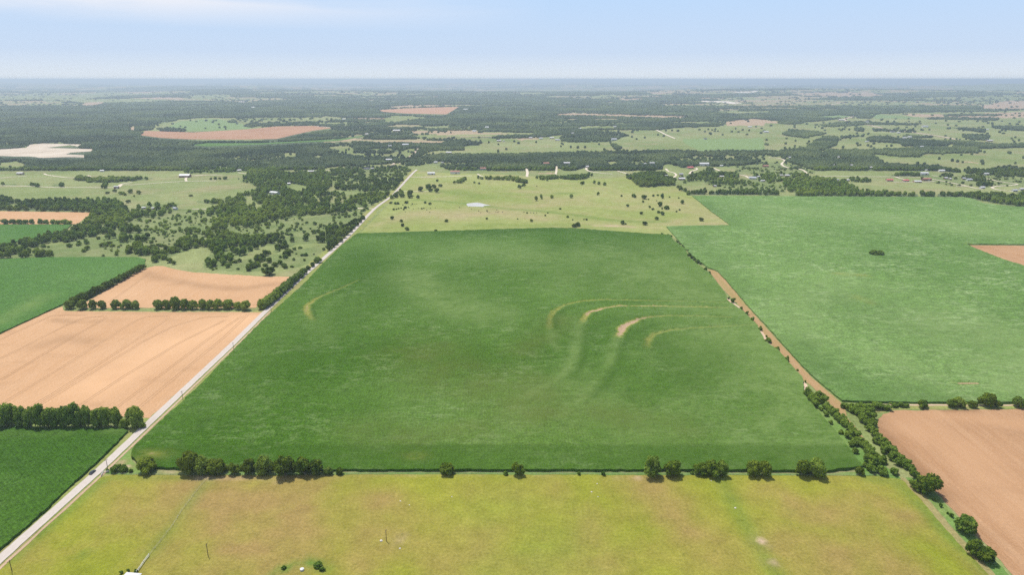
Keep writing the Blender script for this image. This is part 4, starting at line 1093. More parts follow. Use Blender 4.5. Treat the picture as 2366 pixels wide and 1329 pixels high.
for ti_, t_ in enumerate(TRACKS):
    ym = sum(p[1] for p in t_) / len(t_)
    ribbon('farm_track', t_, 4.0 if ym > 430 else 5.0 + max(0, (400 - ym)) * .05, (0.25 if ym > 380 else .6) + ti_ * .006, 'track', 8 if ym > 380 else 20, jit=.1)
ribbon('country_road', D([(700, 355), (760, 350), (700, 380), (800, 400), (840, 420), (730, 455), (800, 480), (960, 510), (1100, 540), (1290, 565), (1450, 590), (1600, 610), (1780, 645)]), 16, 0.7, 'dirt_road', 25, jit=.1)
ribbon('country_road', D([(570, 330), (700, 305), (860, 290), (850, 285)]), 22, 0.8, 'dirt_road', 40, jit=.1)
ribbon('bare_patch', F7([(1360, 100), (1450, 98), (1560, 115), (1620, 120)]), 14, 0.3, 'dirt', 10, jit=.4)
ribbon('bare_patch', D([(0, 570), (40, 572)]), 30, 0.3, 'dirt', 10, jit=.4)
# wheel marks in the ripe fields
TRAM = [
 [(0, 785), (119, 730), (150, 729), (200, 729)], [(0, 830), (150, 754), (195, 735), (240, 731), (246, 735), (160, 784), (0, 880)],
 [(0, 937), (150, 845), (260, 775), (315, 741), (340, 732), (388, 731), (390, 736), (250, 828), (120, 912), (40, 958)],
 [(90, 938), (200, 870), (330, 790), (400, 755), (455, 738), (480, 733), (527, 732)], [(185, 938), (290, 868), (420, 790), (521, 740)],
 [(270, 942), (370, 868), (480, 785), (560, 730)], [(322, 942), (430, 852), (520, 778), (573, 727)],
 [(250, 700), (300, 665), (348, 630)], [(584, 706), (620, 680), (664, 645)],
]
TV = []; TF = []
for a in TRAM:
    w = wpoly(a)
    for d0 in (-1.1, 1.1):
        for i in range(len(w) - 1):
            dx, dy = w[i + 1][0] - w[i][0], w[i + 1][1] - w[i][1]; l = math.hypot(dx, dy)
            nx, ny = -dy / l, dx / l
            b0 = len(TV)
            for (x, y) in (w[i], w[i + 1]):
                for e_ in (d0 - .22, d0 + .22):
                    TV.append((x + nx * e_, y + ny * e_, 0.16 + .01 * (i % 3)))
            TF.append((b0, b0 + 1, b0 + 3, b0 + 2))
tag(link('wheel_tracks', mesh_np('wheel_tracks', TV, np.array(TF), MAT['track_soil'])), kind='structure')

# ------------------------------------------------------------------ list of farm buildings: x, y, width px, roof, wall, category, label, turn
BLD = [
 (1226, 320, 9, 'roof_white', 'wall_tan', 'house', 'white roofed house at the left end of the wood edge above the dry pasture', .2),
 (1250, 321, 9, 'roof_grey', 'wall_white', 'house', 'grey roofed house between two white ones at the wood edge', -.1),
 (1275, 320, 11, 'roof_white', 'wall_tan', 'house', 'long white house at the right end of the wood edge trio', .1),
 (1153, 327, 11, 'roof_white', 'wall_tan', 'barn', 'pale barn alone at the top of the grey pasture', .0),
 (1164, 327, 5, 'roof_white', 'wall_white', 'shed', 'tiny white shed right of the pale barn', .3),
 (1323, 309, 7, 'roof_white', 'wall_white', 'house', 'white house beside a driveway in the bushy pasture', .4),
 (1421, 294, 8, 'roof_white', 'wall_white', 'barn', 'bright white square barn behind the bushy pasture', .0),
 (1340, 298, 8, 'roof_white', 'wall_tan', 'house', 'small pale house half hidden by the far wood', .3),
 (1419, 324, 14, 'roof_grey', 'wall_white', 'house', 'large grey roofed house among trees at the fence corner', .2),
 (1288, 325, 12, 'roof_grey', 'wall_tan', 'house', 'bluish grey roof below the row of white houses', .1),
 (1262, 380, 15, 'roof_rust', 'wall_tan', 'house', 'rust roofed house in the big wood, left of the white shed', .2),
 (1310, 380, 16, 'roof_white', 'wall_white', 'barn', 'long white shed lying deep in the big wood', -.1),
 (1357, 387, 8, 'roof_white', 'wall_white', 'house', 'small white house at the head of the curling driveway', .2),
 (1490, 380, 8, 'roof_white', 'wall_white', 'shed', 'slanted white shed in the wood gap', .7),
 (1507, 380, 12, 'roof_white', 'wall_white', 'barn', 'white barn right of the slanted shed in the wood', .0),
 (1595, 390, 17, 'roof_red', 'wall_tan', 'house', 'bright red roofed house with a looping driveway', .3),
 (1628, 383, 24, 'roof_white', 'wall_white', 'barn', 'very long white barn behind the red roofed house', .0),
 (1667, 385, 8, 'roof_white', 'wall_white', 'house', 'white cottage at the wood edge right of the long barn', .2),
 (1539, 408, 8, 'roof_white', 'wall_tan', 'shed', 'small white shed on the edge of the round grove', .1),
 (1576, 416, 16, 'roof_white', 'wall_brown', 'house', 'big white roofed house over dark walls beside the grove', .0),
 (1574, 405, 10, 'roof_grey', 'wall_tan', 'house', 'grey roof tucked in trees above the white roofed house', .1),
 (1652, 432, 7, 'roof_white', 'wall_brown', 'shed', 'little white open shed in the rough pasture', .3),
 (1668, 410, 10, 'roof_white', 'wall_tan', 'shed', 'thin white roof behind the dark tree clump', .0),
 (1740, 414, 18, 'roof_grey', 'wall_white', 'house', 'large grey roofed house at the end of the straight drive', -.2),
 (1753, 410, 6, 'roof_white', 'wall_white', 'shed', 'small white outbuilding behind the large grey house', .2),
 (1763, 420, 10, 'roof_white', 'wall_white', 'shed', 'long low white shed in front of the large grey house', .0),
 (1806, 407, 8, 'roof_white', 'wall_tan', 'shed', 'narrow white shed left of the pink walled house', .0),
 (1819, 408, 12, 'roof_white', 'wall_tan', 'house', 'white roofed house with pinkish walls above the thicket', .2),
 (1770, 386, 14, 'roof_rust', 'wall_brown', 'house', 'faded red roofed house among lone trees', .1),
 (1825, 366, 6, 'roof_white', 'wall_white', 'house', 'white house where the winding track meets the wood', .3),
 (1938, 365, 5, 'roof_white', 'wall_white', 'house', 'tiny white house in the upper clearing of the creek wood', .0),
 (1927, 383, 4, 'roof_white', 'wall_white', 'shed', 'white speck of a shed, left one in the creek wood', .0),
 (1968, 384, 7, 'roof_white', 'wall_tan', 'house', 'white house in the middle of the creek wood', .2),
 (2013, 389, 6, 'roof_white', 'wall_tan', 'house', 'white house near the lower edge of the creek wood', -.2),
 (1935, 418, 7, 'roof_grey', 'wall_white', 'shed', 'grey shed in the trees left of the dark cedar row', .1),
 (1959, 419, 9, 'roof_white', 'wall_brown', 'house', 'brown walled house at the left end of the cedar row', .3),
 (2057, 419, 16, 'roof_red', 'wall_tan', 'house', 'left one of two low houses with pinkish red roofs', .0),
 (2094, 420, 15, 'roof_red', 'wall_tan', 'house', 'right one of two low houses with pinkish red roofs', .1),
 (2143, 418, 22, 'roof_rust', 'wall_brown', 'barn', 'long brick coloured barn beside the farm lane', .1),
 (2122, 422, 18, 'roof_white', 'wall_tan', 'shed', 'low pale shed in front of the brick coloured barn', .0),
 (2137, 404, 20, 'roof_white', 'wall_white', 'barn', 'long white barn behind dark hedges near the lane', .05),
 (2141, 395, 5, 'roof_white', 'wall_white', 'shed', 'tiny white shed above the long hedge barn', .0),
 (2177, 397, 14, 'roof_white', 'wall_white', 'house', 'white house under tall trees at the pasture edge', .0),
 (2186, 414, 9, 'roof_white', 'wall_brown', 'house', 'white roofed home, leftmost of the hamlet row', .2),
 (2196, 416, 7, 'roof_white', 'wall_tan', 'house', 'small pale home, second in the hamlet row', .4),
 (2228, 415, 9, 'roof_grey', 'wall_tan', 'house', 'grey roofed home, third in the hamlet row', .0),
 (2241, 418, 14, 'roof_grey', 'wall_white', 'house', 'wide grey roofed home at the right end of the hamlet row', .1),
 (2280, 405, 12, 'roof_white', 'wall_white', 'barn', 'white barn against the dark wood near the right edge', .0),
 (2271, 436, 12, 'roof_white', 'wall_white', 'house', 'white house at the end of the long straight lane', .1),
 (2346, 443, 13, 'roof_grey', 'wall_white', 'house', 'grey roofed house at the end of the looping track', .1),
 (2362, 440, 12, 'roof_white', 'wall_white', 'house', 'white house cut by the right border of the view', .2),
 (847, 392, 14, 'roof_dark', 'wall_white', 'house', 'modern white house with dark roof on the far ridge road', .1),
 (860, 391, 7, 'roof_white', 'wall_white', 'shed', 'white outbuilding right of the modern white house', .0),
 (718, 398, 14, 'roof_white', 'wall_tan', 'shed', 'pale open sheds on bare ground above the thicket', .1),
 (1116, 392, 15, 'roof_rust', 'wall_white', 'house', 'orange roofed house with white walls at the wood border', .1),
 (996, 404, 19, 'roof_white', 'wall_white', 'barn', 'long white barn in the paddock right of the road bend', .05),
 (1051, 402, 24, 'roof_rust', 'wall_white', 'barn', 'long brown roofed stable with white yard in the paddock', .0),
 (1006, 377, 9, 'roof_white', 'wall_white', 'house', 'white house in the wood above the long white barn', .4),
 (1022, 377, 6, 'roof_grey', 'wall_white', 'shed', 'small grey shed in the wood above the stable', .0),
 (898, 372, 15, 'roof_white', 'wall_white', 'barn', 'white barn in the trees left of the road gap', .1),
 (936, 337, 16, 'roof_grey', 'wall_tan', 'house', 'grey roofed house above the scattered tree pasture', .2),
 (901, 339, 8, 'roof_grey', 'wall_white', 'house', 'small grey house left of the scattered tree pasture', .0),
 (1037, 355, 14, 'roof_white', 'wall_tan', 'barn', 'pale barn on the narrow green strip by the wood', -.1),
 (633, 450, 24, 'roof_white', 'wall_white', 'barn', 'white roofed long shed buried in dark oaks', -.45),
 (667, 427, 7, 'roof_white', 'wall_white', 'house', 'small white house in the oak grove clearing', .3),
 (916, 304, 18, 'roof_white', 'wall_tan', 'barn', 'long pale barn in the bottomland trees', .0),
 (847, 311, 8, 'roof_white', 'wall_white', 'house', 'white house at the right tip of the green strip', .0),
 (1125, 295, 10, 'roof_white', 'wall_white', 'house', 'far white house in the middle woods, upper right', .1),
 (1096, 304, 10, 'roof_white', 'wall_white', 'house', 'far white house in the middle woods, lower left', .2),
 (45, 404, 16, 'roof_white', 'wall_tan', 'barn', 'white barn on reddish ground at the far left', .0),
 (235, 397, 9, 'roof_white', 'wall_white', 'house', 'white house in the oak wood on the left', .2),
 (425, 410, 26, 'roof_white', 'wall_brown', 'house', 'long low house with a forked white driveway', .03),
 (268, 436, 11, 'roof_grey', 'wall_brown', 'barn', 'small dark barn where two farm tracks meet', .1),
 (552, 396, 9, 'roof_white', 'wall_tan', 'house', 'pale house behind oaks left of the thicket', .5),
 (331, 483, 9, 'roof_white', 'wall_white', 'shed', 'leftmost white shed by the scrubland trees', .1),
 (352, 484, 5, 'roof_white', 'wall_white', 'shed', 'tiny white shed between two scrubland oaks', .4),
 (404, 485, 11, 'roof_grey', 'wall_white', 'house', 'grey roofed cottage at the end of the scrubland track', -.5),
 (2102, 318, 10, 'roof_white', 'wall_white', 'house', 'right one of two white houses above the winding creek wood', .0),
 (2090, 320, 9, 'roof_white', 'wall_white', 'house', 'left one of two white houses above the winding creek wood', .1),
 (2003, 328, 8, 'roof_white', 'wall_white', 'shed', 'white shed at the left tip of the winding creek wood', .0),
 (2130, 341, 9, 'roof_white', 'wall_white', 'barn', 'white barn in the gap of the winding creek wood', .0),
 (2288, 327, 14, 'roof_white', 'wall_tan', 'barn', 'wide pale barn on the far right pasture', .0),
 (2063, 306, 12, 'roof_dark', 'wall_white', 'house', 'dark roofed house beside the far highway', .1),
 (2077, 308, 8, 'roof_white', 'wall_white', 'house', 'white house just right of the dark roofed highway house', .0),
 (2139, 294, 14, 'roof_grey', 'wall_white', 'barn', 'grey barn standing open on the far pasture', .0),
 (2281, 300, 8, 'roof_white', 'wall_white', 'house', 'white house among far trees near the right border', .1),
 (1771, 306, 12, 'roof_white', 'wall_white', 'barn', 'white barns on pale bare ground in the far pasture', .0),
 (1733, 294, 9, 'roof_white', 'wall_white', 'house', 'white house on the bare far hillside', .0),
 (2004, 283, 8, 'roof_white', 'wall_white', 'house', 'white house inside the bend of the far highway', .0),
 (1814, 267, 8, 'roof_white', 'wall_white', 'house', 'white house in the far speckled woods', .0),
 (1945, 279, 14, 'roof_white', 'wall_tan', 'barn', 'pale barn left of the far highway bend', .0),
 (1899, 212, 26, 'roof_white', 'wall_white', 'factory', 'very wide bright white building in the hazy distance', .0),
 (1845, 212, 9, 'roof_white', 'wall_white', 'factory', 'smaller bright building left of the wide hazy one', .0),
 (795, 276, 8, 'roof_white', 'wall_white', 'house', 'white house beside the far left green meadow', .0),
 (1075, 254, 12, 'roof_white', 'wall_white', 'house', 'white buildings right of the distant reddish field', .1),
 (1630, 322, 8, 'roof_dark', 'wall_white', 'house', 'dark roofed farmhouse on the wide green meadow', .2),
 (558, 236, 14, 'roof_white', 'wall_white', 'barn', 'white barn in the hazy woods upper left', .0),
 (585, 249, 9, 'roof_white', 'wall_white', 'house', 'white house in the hazy woods upper left, the lower one', .0),
]

# ------------------------------------------------------------------ tree crowns and trunks
def ico(sub=1):
    t = (1 + 5 ** .5) / 2
    v = np.array([(-1, t, 0), (1, t, 0), (-1, -t, 0), (1, -t, 0), (0, -1, t), (0, 1, t), (0, -1, -t), (0, 1, -t), (t, 0, -1), (t, 0, 1), (-t, 0, -1), (-t, 0, 1)], float)
    v /= np.linalg.norm(v[0])
    f = [(0, 11, 5), (0, 5, 1), (0, 1, 7), (0, 7, 10), (0, 10, 11), (1, 5, 9), (5, 11, 4), (11, 10, 2), (10, 7, 6), (7, 1, 8), (3, 9, 4), (3, 4, 2), (3, 2, 6), (3, 6, 8), (3, 8, 9), (4, 9, 5), (2, 4, 11), (6, 2, 10), (8, 6, 7), (9, 8, 1)]
    v = v.tolist()
    for _ in range(sub):
        c = {}; nf = []
        def mid(a, b):
            k = (min(a, b), max(a, b))
            if k not in c:
                m = (np.array(v[a]) + np.array(v[b])); m /= np.linalg.norm(m); c[k] = len(v); v.append(m.tolist())
            return c[k]
        for a, b, d in f:
            ab, bd, da = mid(a, b), mid(b, d), mid(d, a)
            nf += [(a, ab, da), (b, bd, ab), (d, da, bd), (ab, bd, da)]
        f = nf
    return np.array(v), np.array(f)
ICO_V, ICO_F = ico(1)

def crown_mesh(name, seed, mat, zr=0.75, low=0.06, lobes=26, leaves=2300, spread=0.66, leaf=0.062):
    g = np.random.default_rng(seed)
    cs = []; rs = []
    for k in range(lobes):
        a = 2 * math.pi * (k * 0.618 + g.uniform(-.08, .08))
        u = g.uniform(-0.55, 1.0)
        rr = math.sqrt(max(0.05, 1 - u * u * .8)) * spread * g.uniform(.45, 1.22)
        r_ = g.uniform(.17, .42)
        cs.append((rr * math.cos(a), rr * math.sin(a), u * .70 * g.uniform(.75, 1.2))); rs.append(r_)
    for k in range(5):
        cs.append((g.uniform(-.25, .25), g.uniform(-.25, .25), g.uniform(-.1, .35))); rs.append(.45)
    cs = np.array(cs); rs = np.array(rs)
    V = []; T = []; Q = []; nv = 0
    for c, r_ in zip(cs, rs):
        w = ICO_V * (r_ * .84) * (1 + g.uniform(-.12, .12, (len(ICO_V), 1))) + c
        V.append(w); T.append(ICO_F + nv); nv += len(w)
    pr = rs ** 2 / (rs ** 2).sum()
    L_ = g.choice(len(cs), leaves, p=pr)
    d = g.normal(size=(leaves, 3)); d[:, 2] += .25; d /= np.linalg.norm(d, axis=1)[:, None]
    p = cs[L_] + d * (rs[L_] * g.uniform(.84, 1.16, leaves))[:, None]
    # leave out the leaves that would be buried inside another bough
    dist = np.linalg.norm(p[:, None, :] - cs[None], axis=2) / rs[None]
    keep = dist.min(1) > .80
    p = p[keep]; d = d[keep]; n = len(p)
    nrm = d + g.normal(size=(n, 3)) * .45; nrm /= np.linalg.norm(nrm, axis=1)[:, None]
    t1 = np.cross(nrm, g.normal(size=(n, 3))); t1 /= np.linalg.norm(t1, axis=1)[:, None]
    t2 = np.cross(nrm, t1)
    s = g.uniform(.6, 1.35, (n, 1)) * leaf
    quad = np.stack([p + t1 * s + t2 * s * .7, p - t1 * s * .8 + t2 * s, p - t1 * s - t2 * s * .8, p + t1 * s * .9 - t2 * s], 1).reshape(-1, 3)
    V.append(quad); Q = np.arange(n * 4).reshape(n, 4) + nv
    V = np.concatenate(V)
    z = V[:, 2]; z0, z1 = z.min(), z.max()
    V[:, 2] = low + (z - z0) / (z1 - z0) * (1 - low)
    rad = np.percentile(np.hypot(V[:, 0], V[:, 1]), 97)
    V[:, :2] /= rad
    return mesh_np(name, V, [np.concatenate(T), Q], MAT[mat])

def trunk_mesh(name, seed, mat, hh=.55):
    g = np.random.default_rng(seed)
    V = []; Fq = []
    def limb(a, b, r0, r1, k=6):
        a = np.array(a, float); b = np.array(b, float); ax = b - a; ax /= np.linalg.norm(ax)
        u = np.cross(ax, (0.3, .9, .1)); u /= np.linalg.norm(u); w = np.cross(ax, u)
        n0 = len(V)
        for q, r_ in ((a, r0), ((a + b) / 2 + g.uniform(-.02, .02, 3), (r0 + r1) / 2), (b, r1)):
            for i in range(k):
                t = 2 * math.pi * i / k
                V.append(q + u * math.cos(t) * r_ + w * math.sin(t) * r_)
        for s_ in range(2):
            for i in range(k):
                Fq.append((n0 + s_ * k + i, n0 + s_ * k + (i + 1) % k, n0 + (s_ + 1) * k + (i + 1) % k, n0 + (s_ + 1) * k + i))
    limb((0, 0, -.02), (.03, .02, hh * .55), .085, .055)
    for i in range(4):
        t = i * 1.6 + g.uniform(0, .6)
        limb((.03, .02, hh * .5), (math.cos(t) * .38, math.sin(t) * .38, hh * g.uniform(.95, 1.25)), .045, .015, 5)
    return mesh_np(name, V, np.array(Fq), MAT[mat])

PROTO = {
 'oak': [crown_mesh('crown', 1, 'oak'), crown_mesh('crown', 2, 'oak', lobes=22, spread=.7), crown_mesh('crown', 3, 'oak', lobes=30), crown_mesh('crown', 12, 'oak', lobes=18, spread=.62)],
 'hack': [crown_mesh('crown', 4, 'hack', low=.04, leaf=.07), crown_mesh('crown', 5, 'hack', low=.04, lobes=20, leaf=.07), crown_mesh('crown', 6, 'hack', low=.05, lobes=32, leaf=.065)],
 'shrub': [crown_mesh('crown', 7, 'shrub', low=.0, lobes=16, leaves=1500, leaf=.085), crown_mesh('crown', 8, 'shrub', low=.0, lobes=20, leaves=1500, leaf=.085), crown_mesh('crown', 9, 'shrub', low=.0, lobes=12, leaves=1300, leaf=.09)],
 'brown': [crown_mesh('crown', 10, 'brownleaf', low=.03, lobes=22)],
}
TRUNK = [trunk_mesh('trunk', 1, 'bark'), trunk_mesh('trunk', 2, 'bark'), trunk_mesh('trunk', 3, 'bark')]
ROOTS = []
OCC = []                                     # (x, y, radius) of hand-placed plants

def plant(kind, X, Y, wid, hei, label, group, name='tree', cat='tree', z=0.0):
    e = bpy.data.objects.new(name, None); COL.objects.link(e)
    e.empty_display_size = .5
    e.location = (X, Y, z)
    e.rotation_euler = (0, 0, random.uniform(0, 6.28))
    tag(e, label, cat, group)
    c = link('crown', random.choice(PROTO[kind]), e)
    c.scale = (wid / 2 * random.uniform(.95, 1.12), wid / 2 * random.uniform(.82, 1.12), hei * random.uniform(.90, 1.14))
    t = link('trunk', random.choice(TRUNK), e)
    t.scale = (wid / 2 * .8, wid / 2 * .8, hei)
    OCC.append((X, Y, wid / 2))
    ROOTS.append(e)
    return e

def ordi(n):
    return '%d%s' % (n, 'th' if 10 <= n % 100 <= 20 else {1: 'st', 2: 'nd', 3: 'rd'}.get(n % 10, 'th'))
def posword(i, n, a='left', b='right'):
    if n == 1: return 'the only one'
    if i == 0: return 'first from the ' + a
    if i == n - 1: return 'last on the ' + b
    return ordi(i + 1) + ' from the ' + a

def row(kind, name, cat, desc, where, group, items, order=True):
    """items: (x, y_base, width_px, height_px[, own label]) in photo pixels"""
    n = len(items)
    for i, it in enumerate(items):
        x, y, w, h = it[:4]
        X, Y = G(x, y)
        k = mpp(x, y)
        wid = w * k; hei = hm(x, y, h) * .92
        # the base of a crown is seen in front of its trunk
        Y += wid * .30
        if len(it) > 4: lab = it[4]
        else: lab = '%s, %s %s' % (desc(w, h) if callable(desc) else desc, posword(i, n), where)
        plant('hack' if kind == 'oak' and i % 4 == 2 else kind, X, Y, wid, hei, lab, group, name, cat)

def sz(base):
    def f(w, h):
        return ('large ' if w > 46 else 'small ' if w < 18 else '') + base
    return f
# the row along the near edge of the main field
row('oak', 'tree', 'tree', sz('dark round tree'), 'between corn and near pasture', 'trees along the near edge of the corn field', [
 (335, 1097, 52, 30, 'low dark bushy tree beside the pale corn corner near the gravel road'),
 (430, 1103, 50, 50, 'big dark tree, first of the tall clump at the near field edge'), (460, 1102, 44, 44, 'big dark tree joined to the right side of the first tall tree'),
 (497, 1102, 46, 36), (538, 1100, 28, 26), (572, 1101, 36, 34), (606, 1103, 42, 42),
 (655, 1108, 52, 54, 'tallest dark tree in the middle of the left clump, casting shade on the pasture'), (700, 1102, 40, 38), (727, 1101, 34, 34), (757, 1100, 22, 18),
 (784, 1099, 18, 15, 'small round tree that ends the left clump at the field edge'), (1033, 1101, 37, 25, 'lone low round tree left of centre on the near field edge'),
 (1197, 1103, 32, 29, 'lone round tree near the middle of the near field edge'), (1510, 1107, 44, 46, 'tall tree left of the pair on the right half of the field edge'),
 (1556, 1106, 40, 40), (1622, 1102, 34, 28), (1650, 1107, 42, 38), (1670, 1105, 32, 34), (1743, 1105, 34, 34), (1769, 1106, 32, 36), (1858, 1105, 40, 40), (1890, 1108, 46, 42),
 (1989, 1101, 22, 20, 'small round tree at the lower right corner of the corn field')])
row('shrub', 'shrub', 'shrub', 'small shrub', 'on the near corn margin', 'shrubs along the near edge of the corn field', [
 (264, 1094, 22, 15), (283, 1094, 20, 14), (301, 1094, 11, 9), (1168, 1100, 13, 10), (1338, 1100, 9, 8), (1395, 1101, 13, 10), (1600, 1098, 9, 7), (247, 1092, 8, 7)])
# windbreak by the road
row('hack', 'tree', 'tree', 'tall leafy tree', 'in the windbreak below the straw field', 'trees of the windbreak by the gravel road', [
 (-22, 992, 44, 50), (10, 992, 44, 58), (45, 992, 34, 48), (66, 994, 34, 50), (86, 994, 38, 55), (106, 994, 36, 56), (126, 993, 34, 54), (147, 993, 34, 50), (168, 993, 36, 56), (184, 992, 26, 44), (200, 992, 30, 54), (222, 993, 36, 50), (242, 992, 30, 48), (265, 991, 30, 48),
 (286, 994, 26, 24, 'low bushy tree filling the gap before the last windbreak tree'), (307, 993, 44, 50, 'broad tree standing alone at the roadside end of the windbreak'), (325, 992, 18, 16, 'little bushy tree touching the road at the windbreak end')])
# hedge between the two straw fields
row('hack', 'tree', 'tree', 'round hedge tree', 'in the hedge between the two straw fields', 'trees of the hedge between the straw fields', [
 (158, 716, 26, 22), (186, 717, 27, 24), (212, 716, 20, 22), (233, 716, 21, 22), (264, 716, 24, 22), (290, 716, 28, 23), (311, 716, 22, 22), (362, 717, 27, 22), (382, 716, 22, 22), (402, 718, 30, 29), (425, 717, 24, 24), (443, 717, 24, 24), (466, 717, 25, 23), (483, 717, 22, 25), (501, 717, 24, 26), (523, 717, 30, 25), (549, 717, 18, 18), (566, 719, 26, 24)])
# diagonal hedge
dg = []
for i in range(17):
    t = i / 16
    dg.append((168 + (326 - 168) * t ** .95, 706 + (624 - 706) * t, 25 - 8 * t, 20 - 6 * t))
row('oak', 'tree', 'tree', 'dark hedge tree', 'in the slanting straw field hedge', 'trees of the slanting hedge', dg)
dr = []
for i in range(19):
    t = i / 18
    dr.append((604 + (699 - 604) * t ** .93, 716 + (636 - 716) * t, 27 - 9 * t, 22 - 6 * t))
row('hack', 'tree', 'tree', 'dense roadside tree', 'in the hedge shading the gravel road', 'trees of the roadside hedge', dr)
row('oak', 'tree', 'tree', 'dark roadside tree', 'by the gravel road past the hedge', 'trees standing beside the gravel road', [
 (711, 625, 14, 12), (722, 618, 12, 11), (732, 609, 19, 16), (760, 580, 15, 13), (768, 573, 14, 13), (775, 567, 15, 14), (784, 560, 15, 14), (793, 551, 15, 14), (800, 544, 15, 14), (808, 537, 14, 13), (815, 530, 14, 12), (823, 523, 13, 12), (831, 515, 13, 12), (838, 508, 13, 12)])
row('oak', 'tree', 'tree', sz('dark round tree'), 'in the grass above the upper straw field', 'trees above the upper straw field', [
 (573, 627, 15, 12), (586, 620, 18, 12), (594, 617, 15, 12), (620, 638, 30, 22, 'large dome-shaped tree at the far edge of the upper straw field'), (621, 608, 15, 13), (634, 617, 16, 12), (646, 611, 12, 10), (661, 592, 20, 14), (604, 600, 17, 14), (612, 592, 16, 15), (620, 588, 12, 10), (390, 608, 14, 12), (400, 612, 12, 10), (356, 604, 16, 13), (366, 598, 15, 12), (379, 590, 16, 13), (640, 577, 16, 12), (650, 575, 15, 11)])
row('shrub', 'shrub', 'shrub', 'bright green bush', 'in the grass left of the gravel road', 'bushes in the roadside grass', [(698, 592, 10, 6), (706, 592, 11, 7), (679, 578, 12, 6), (693, 575, 12, 6)])
# the creek, two ranks of shrubs
ca = [(1869, 920, 24, 24), (1880, 934, 26, 22), (1886, 942, 20, 18), (1895, 925, 24, 20), (1905, 936, 22, 20), (1912, 948, 20, 18), (1919, 955, 22, 18), (1928, 962, 22, 18), (1935, 972, 20, 18), (1942, 980, 20, 18), (1950, 975, 18, 16), (1953, 988, 22, 19), (1962, 997, 22, 20), (1970, 1006, 22, 19), (1965, 1016, 24, 20), (1980, 1016, 24, 20), (1986, 1026, 20, 18), (1975, 1033, 18, 16), (1995, 1034, 24, 20), (2004, 1045, 26, 22), (2010, 1056, 26, 22), (2020, 1064, 28, 22), (2010, 1072, 24, 20), (2024, 1080, 30, 22), (2040, 1074, 24, 20), (2016, 1095, 22, 18), (2042, 1100, 30, 20), (2070, 1100, 24, 16), (1910, 964, 13, 11), (1920, 982, 11, 10), (1945, 1005, 12, 11), (1967, 1035, 12, 12), (1977, 1050, 14, 14), (2000, 1082, 14, 12), (1898, 950, 12, 10)]
row('shrub', 'shrub', 'shrub', 'dense green shrub', 'in the near rank by the creek', 'shrubs along the near side of the dry creek', sorted(ca))
cb = [(1953, 946, 18, 15), (1965, 952, 22, 18), (1975, 958, 24, 19), (1986, 963, 22, 18), (1990, 947, 22, 16), (2000, 952, 24, 18), (2012, 956, 26, 20), (2003, 968, 26, 20), (2018, 972, 22, 18), (1994, 978, 22, 18), (2006, 984, 24, 19), (2018, 988, 20, 18), (2012, 1000, 22, 18), (2022, 1008, 24, 18), (2032, 1018, 24, 18), (2026, 1028, 20, 18), (2040, 1030, 26, 20), (2050, 1040, 26, 20), (2044, 1050, 20, 18), (2062, 1050, 26, 20), (2072, 1060, 26, 20), (2062, 1066, 20, 18), (2084, 1070, 24, 18), (2078, 1080, 22, 18), (2094, 1082, 24, 18), (2104, 1090, 22, 18), (2110, 1100, 20, 18), (2118, 1108, 20, 16), (2032, 948, 28, 17), (2052, 950, 22, 14), (2068, 944, 18, 12), (2084, 943, 18, 12), (2096, 943, 14, 10)]
row('shrub', 'shrub', 'shrub', 'thick green shrub', 'in the rank beside the reaped field', 'shrubs along the far side of the dry creek', sorted(cb))
row('oak', 'tree', 'tree', sz('round tree'), 'on the grassy lane above the reaped field', 'trees along the lane above the reaped field', [
 (2137, 946, 28, 17), (2203, 945, 26, 20), (2222, 945, 30, 25), (2250, 945, 20, 18), (2286, 944, 34, 32), (2305, 944, 22, 18), (2358, 946, 30, 30), (2384, 946, 26, 26)])
row('oak', 'tree', 'tree', sz('spreading tree'), 'on the lower right ditch', 'large trees along the lower right ditch', [
 (2126, 1140, 38, 26, 'greyish lower part of the big tree clump at the head of the ditch'), (2150, 1150, 52, 52, 'biggest spreading tree at the head of the ditch by the reaped field'), (2243, 1243, 54, 40, 'round tree half way down the ditch in the lower right corner'), (2256, 1290, 40, 34, 'left half of the lowest tree clump in the bottom right corner'), (2285, 1306, 46, 36, 'right half of the lowest tree clump in the bottom right corner')])
row('shrub', 'shrub', 'shrub', 'little round bush', 'on the ditch bank by the reaped field', 'little bushes on the ditch bank', [(2175, 1174, 10, 9), (2200, 1198, 10, 12), (2160, 1160, 9, 7), (2191, 1190, 7, 6), (2212, 1210, 6, 5)])
# bushes along the strip between the two corn fields
row('shrub', 'shrub', 'shrub', 'small dark bush', 'between the two corn fields', 'bushes along the strip between the corn fields', [
 (1530, 542, 7, 4), (1545, 545, 8, 4), (1551, 547, 6, 4), (1566, 561, 8, 6), (1571, 565, 6, 4), (1578, 570, 6, 5), (1581, 573, 5, 4), (1590, 581, 5, 5), (1594, 592, 11, 9), (1600, 598, 11, 8), (1605, 602, 9, 6), (1612, 609, 14, 9), (1620, 612, 7, 5), (1630, 627, 9, 9), (1640, 634, 6, 7), (1684, 692, 6, 6), (1694, 700, 12, 11), (1713, 716, 8, 7), (1726, 729, 9, 9), (1739, 745, 11, 12), (1758, 765, 11, 12), (1771, 780, 6, 5), (1777, 794, 16, 13), (1797, 810, 12, 8), (1819, 836, 10, 13), (1843, 858, 6, 5), (1861, 885, 5, 6)])
row('hack', 'tree', 'tree', '', '', 'lone tree in the pale corn field', [
 (2022, 591, 22, 14, 'lone tree standing in the pale corn field, left half of its clump'), (2036, 592, 20, 12, 'lone tree standing in the pale corn field, right half of its clump')])
